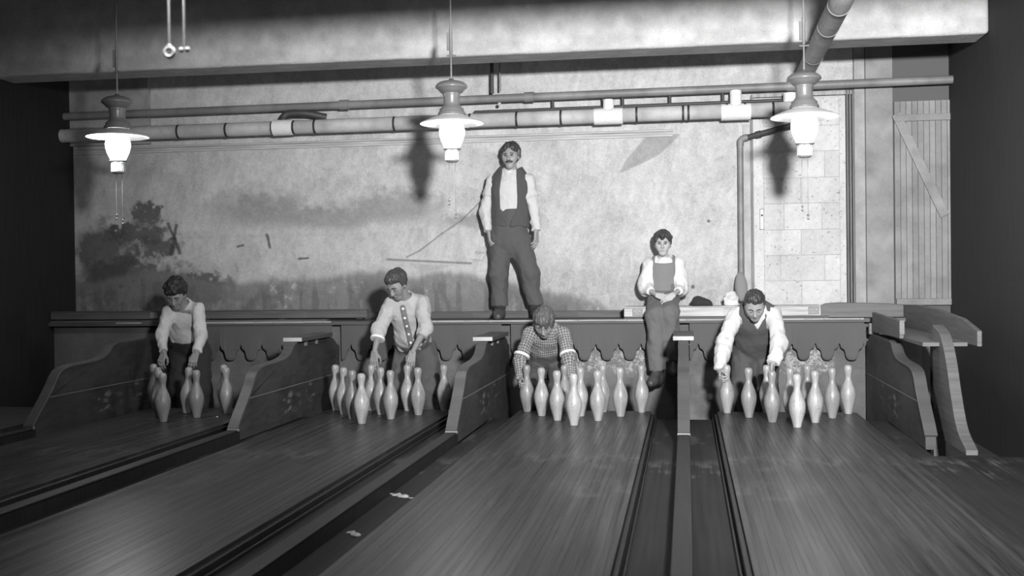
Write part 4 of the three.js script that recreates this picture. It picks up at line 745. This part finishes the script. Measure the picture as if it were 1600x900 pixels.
// seated boy in bib overalls
person({
  label: 'boy in bib overalls and white shirt sitting on the ledge, hands crossed', origin: [-0.2, 0.8, -10.0], size: 0.86, hs: 0.9, handSize: 0.85, skin: 0.42,
  j: { head: [-0.203, 1.352, -10.02], neck: [-0.203, 1.215, -10.07], shL: [-0.318, 1.165, -10.08], shR: [-0.088, 1.163, -10.08], elL: [-0.362, 0.965, -10.04], elR: [-0.04, 0.96, -10.04], wrL: [-0.255, 0.905, -9.8], wrR: [-0.11, 0.908, -9.79], waist: [-0.2, 0.96, -10.07], hipL: [-0.262, 0.878, -10.04], hipR: [-0.142, 0.878, -10.04], knL: [-0.27, 0.735, -9.7], knR: [-0.14, 0.745, -9.7], anL: [-0.255, 0.27, -9.71], anR: [-0.125, 0.36, -9.77] },
  toeL: [-0.31, 0.15, -9.6], toeR: [-0.1, 0.24, -9.66], head: [0.0, -0.03, 0.02], w: { hip: 0.125, waist: 0.12, chest: 0.13 },
  hair: { thick: 0.02, seed: 49, nape: -0.05, side: -0.01, tuft: 0.018, line: x => 0.052 - 0.012 * Math.cos(x * 90) - 0.5 * Math.max(0, Math.abs(x) - 0.035) },
  puff: [0.9, 0.072, 0.084],
  handL: { d: [0.85, -0.3, 0.12], n: [0.1, -0.6, -0.8], s: 1, c: [0.35, 0.35, 0.4, 0.45, 0.3] }, handR: { d: [-0.75, -0.6, 0.3], n: [0, -0.3, -1], s: -1, c: [0.3, 0.3, 0.35, 0.4, 0.3] },
  trousers: { rise: 0.04, r: [0.088, 0.09, 0.088], hem: 0.02, l: 0.13, label: 'baggy grey overall legs' },
  shirt: { rise: -0.05, r: [0.078, 0.075, 0.036, 0.062], end: [0.5, 0.5], l: 0.66, label: 'white shirt with puffed sleeves' }, collar: { l: 0.75, y: 0.012 },
  vest: { name: 'bib', neck: 0.012, l: 0.2, low: -0.06, label: 'grey overall bib with shoulder straps', cut: (u, v, w, H) => Math.max(Math.abs(u) - 0.105, w < -0.0 ? 0.01 : -1, v > H * 0.9 ? 0.078 - Math.abs(u) : -1) },
});

// ---------------------------------------------------------------- things lying about
{
  const c = thing('cloth_cap', 'dark cloth cap lying on the ledge rail beside the seated boy', 'cap', [0.135, 0.801, -10.03]);
  part(c, 'crown', clothUV(surf((x, y, z) => Math.max(smin(ell(x, y, z, -0.03, 0.02, 0, 0.065, 0.068, 0.09), ell(x, y, z, 0.035, 0.01, 0.0, 0.06, 0.05, 0.085), 0.04) + 0.008 * (vn3(x * 30, y * 30, z * 30) - 0.5), -y), [-0.12, -0.01, -0.12], [0.12, 0.11, 0.12], 0.005)), clothMat(0.03));
  part(c, 'peak', clothUV(surf((x, y, z) => Math.max(ell(x, y, z, 0.0, 0.006, 0.07, 0.07, 0.02, 0.05), -y), [-0.1, -0.01, 0], [0.1, 0.04, 0.14], 0.005)), clothMat(0.025));
}
solo('rag', 'pale crumpled rag on the ledge rail behind the vest boy', 'rag', clothUV(surf((x, y, z) => Math.max(smin(ell(x, y, z, 0, 0.03, 0, 0.06, 0.07, 0.04), ell(x, y, z, 0.02, 0.09, -0.01, 0.03, 0.035, 0.03), 0.04) + 0.02 * (vn3(x * 28, y * 28, z * 28) - 0.5), -y), [-0.1, -0.01, -0.08], [0.1, 0.15, 0.08], 0.005)), clothMat(0.62), [0.39, 0.801, -10.08]);
solo('hanging_bag', 'grey cloth bag hanging on the conduit foot', 'bag', clothUV(surf((x, y, z) => smin(ell(x, y, z, 0.0, 0.07, 0, 0.055, 0.09, 0.035), ell(x, y, z, -0.005, 0.18, 0, 0.035, 0.07, 0.03), 0.05) + 0.014 * (vn3(x * 24, y * 14, z * 24, 4) - 0.5), [-0.1, -0.04, -0.07], [0.1, 0.28, 0.07], 0.005)), clothMat(0.22), [0.49, 0.845, -10.205]);
const scrap = (label, p, r, w, h) => { const g = surf((x, y, z) => Math.max(ell(x, y, z, 0, 0, 0, w, 0.012, h) + 0.012 * (vn3(x * 40, y * 40, z * 40, 8) - 0.5), -y), [-w - 0.02, -0.005, -h - 0.02], [w + 0.02, 0.03, h + 0.02], 0.004); g.rotateY(r); solo('paper_scrap', label, 'paper', g, mat(0.5, 0.9), p, 'litter in the gutters'); };
scrap('crumpled paper scrap in the gutter left of the checked shirt lane', [-1.51, -0.065, -5.68], 0.9, 0.022, 0.09);
scrap('second pale paper scrap nearer the camera in the same gutter', [-1.5, -0.065, -4.82], 0.7, 0.018, 0.07);
scrap('small white chalk crumb on the far left lane beside the pins', [-3.68, 0, -8.29], 0.2, 0.014, 0.016);
renderer.render(scene, camera);
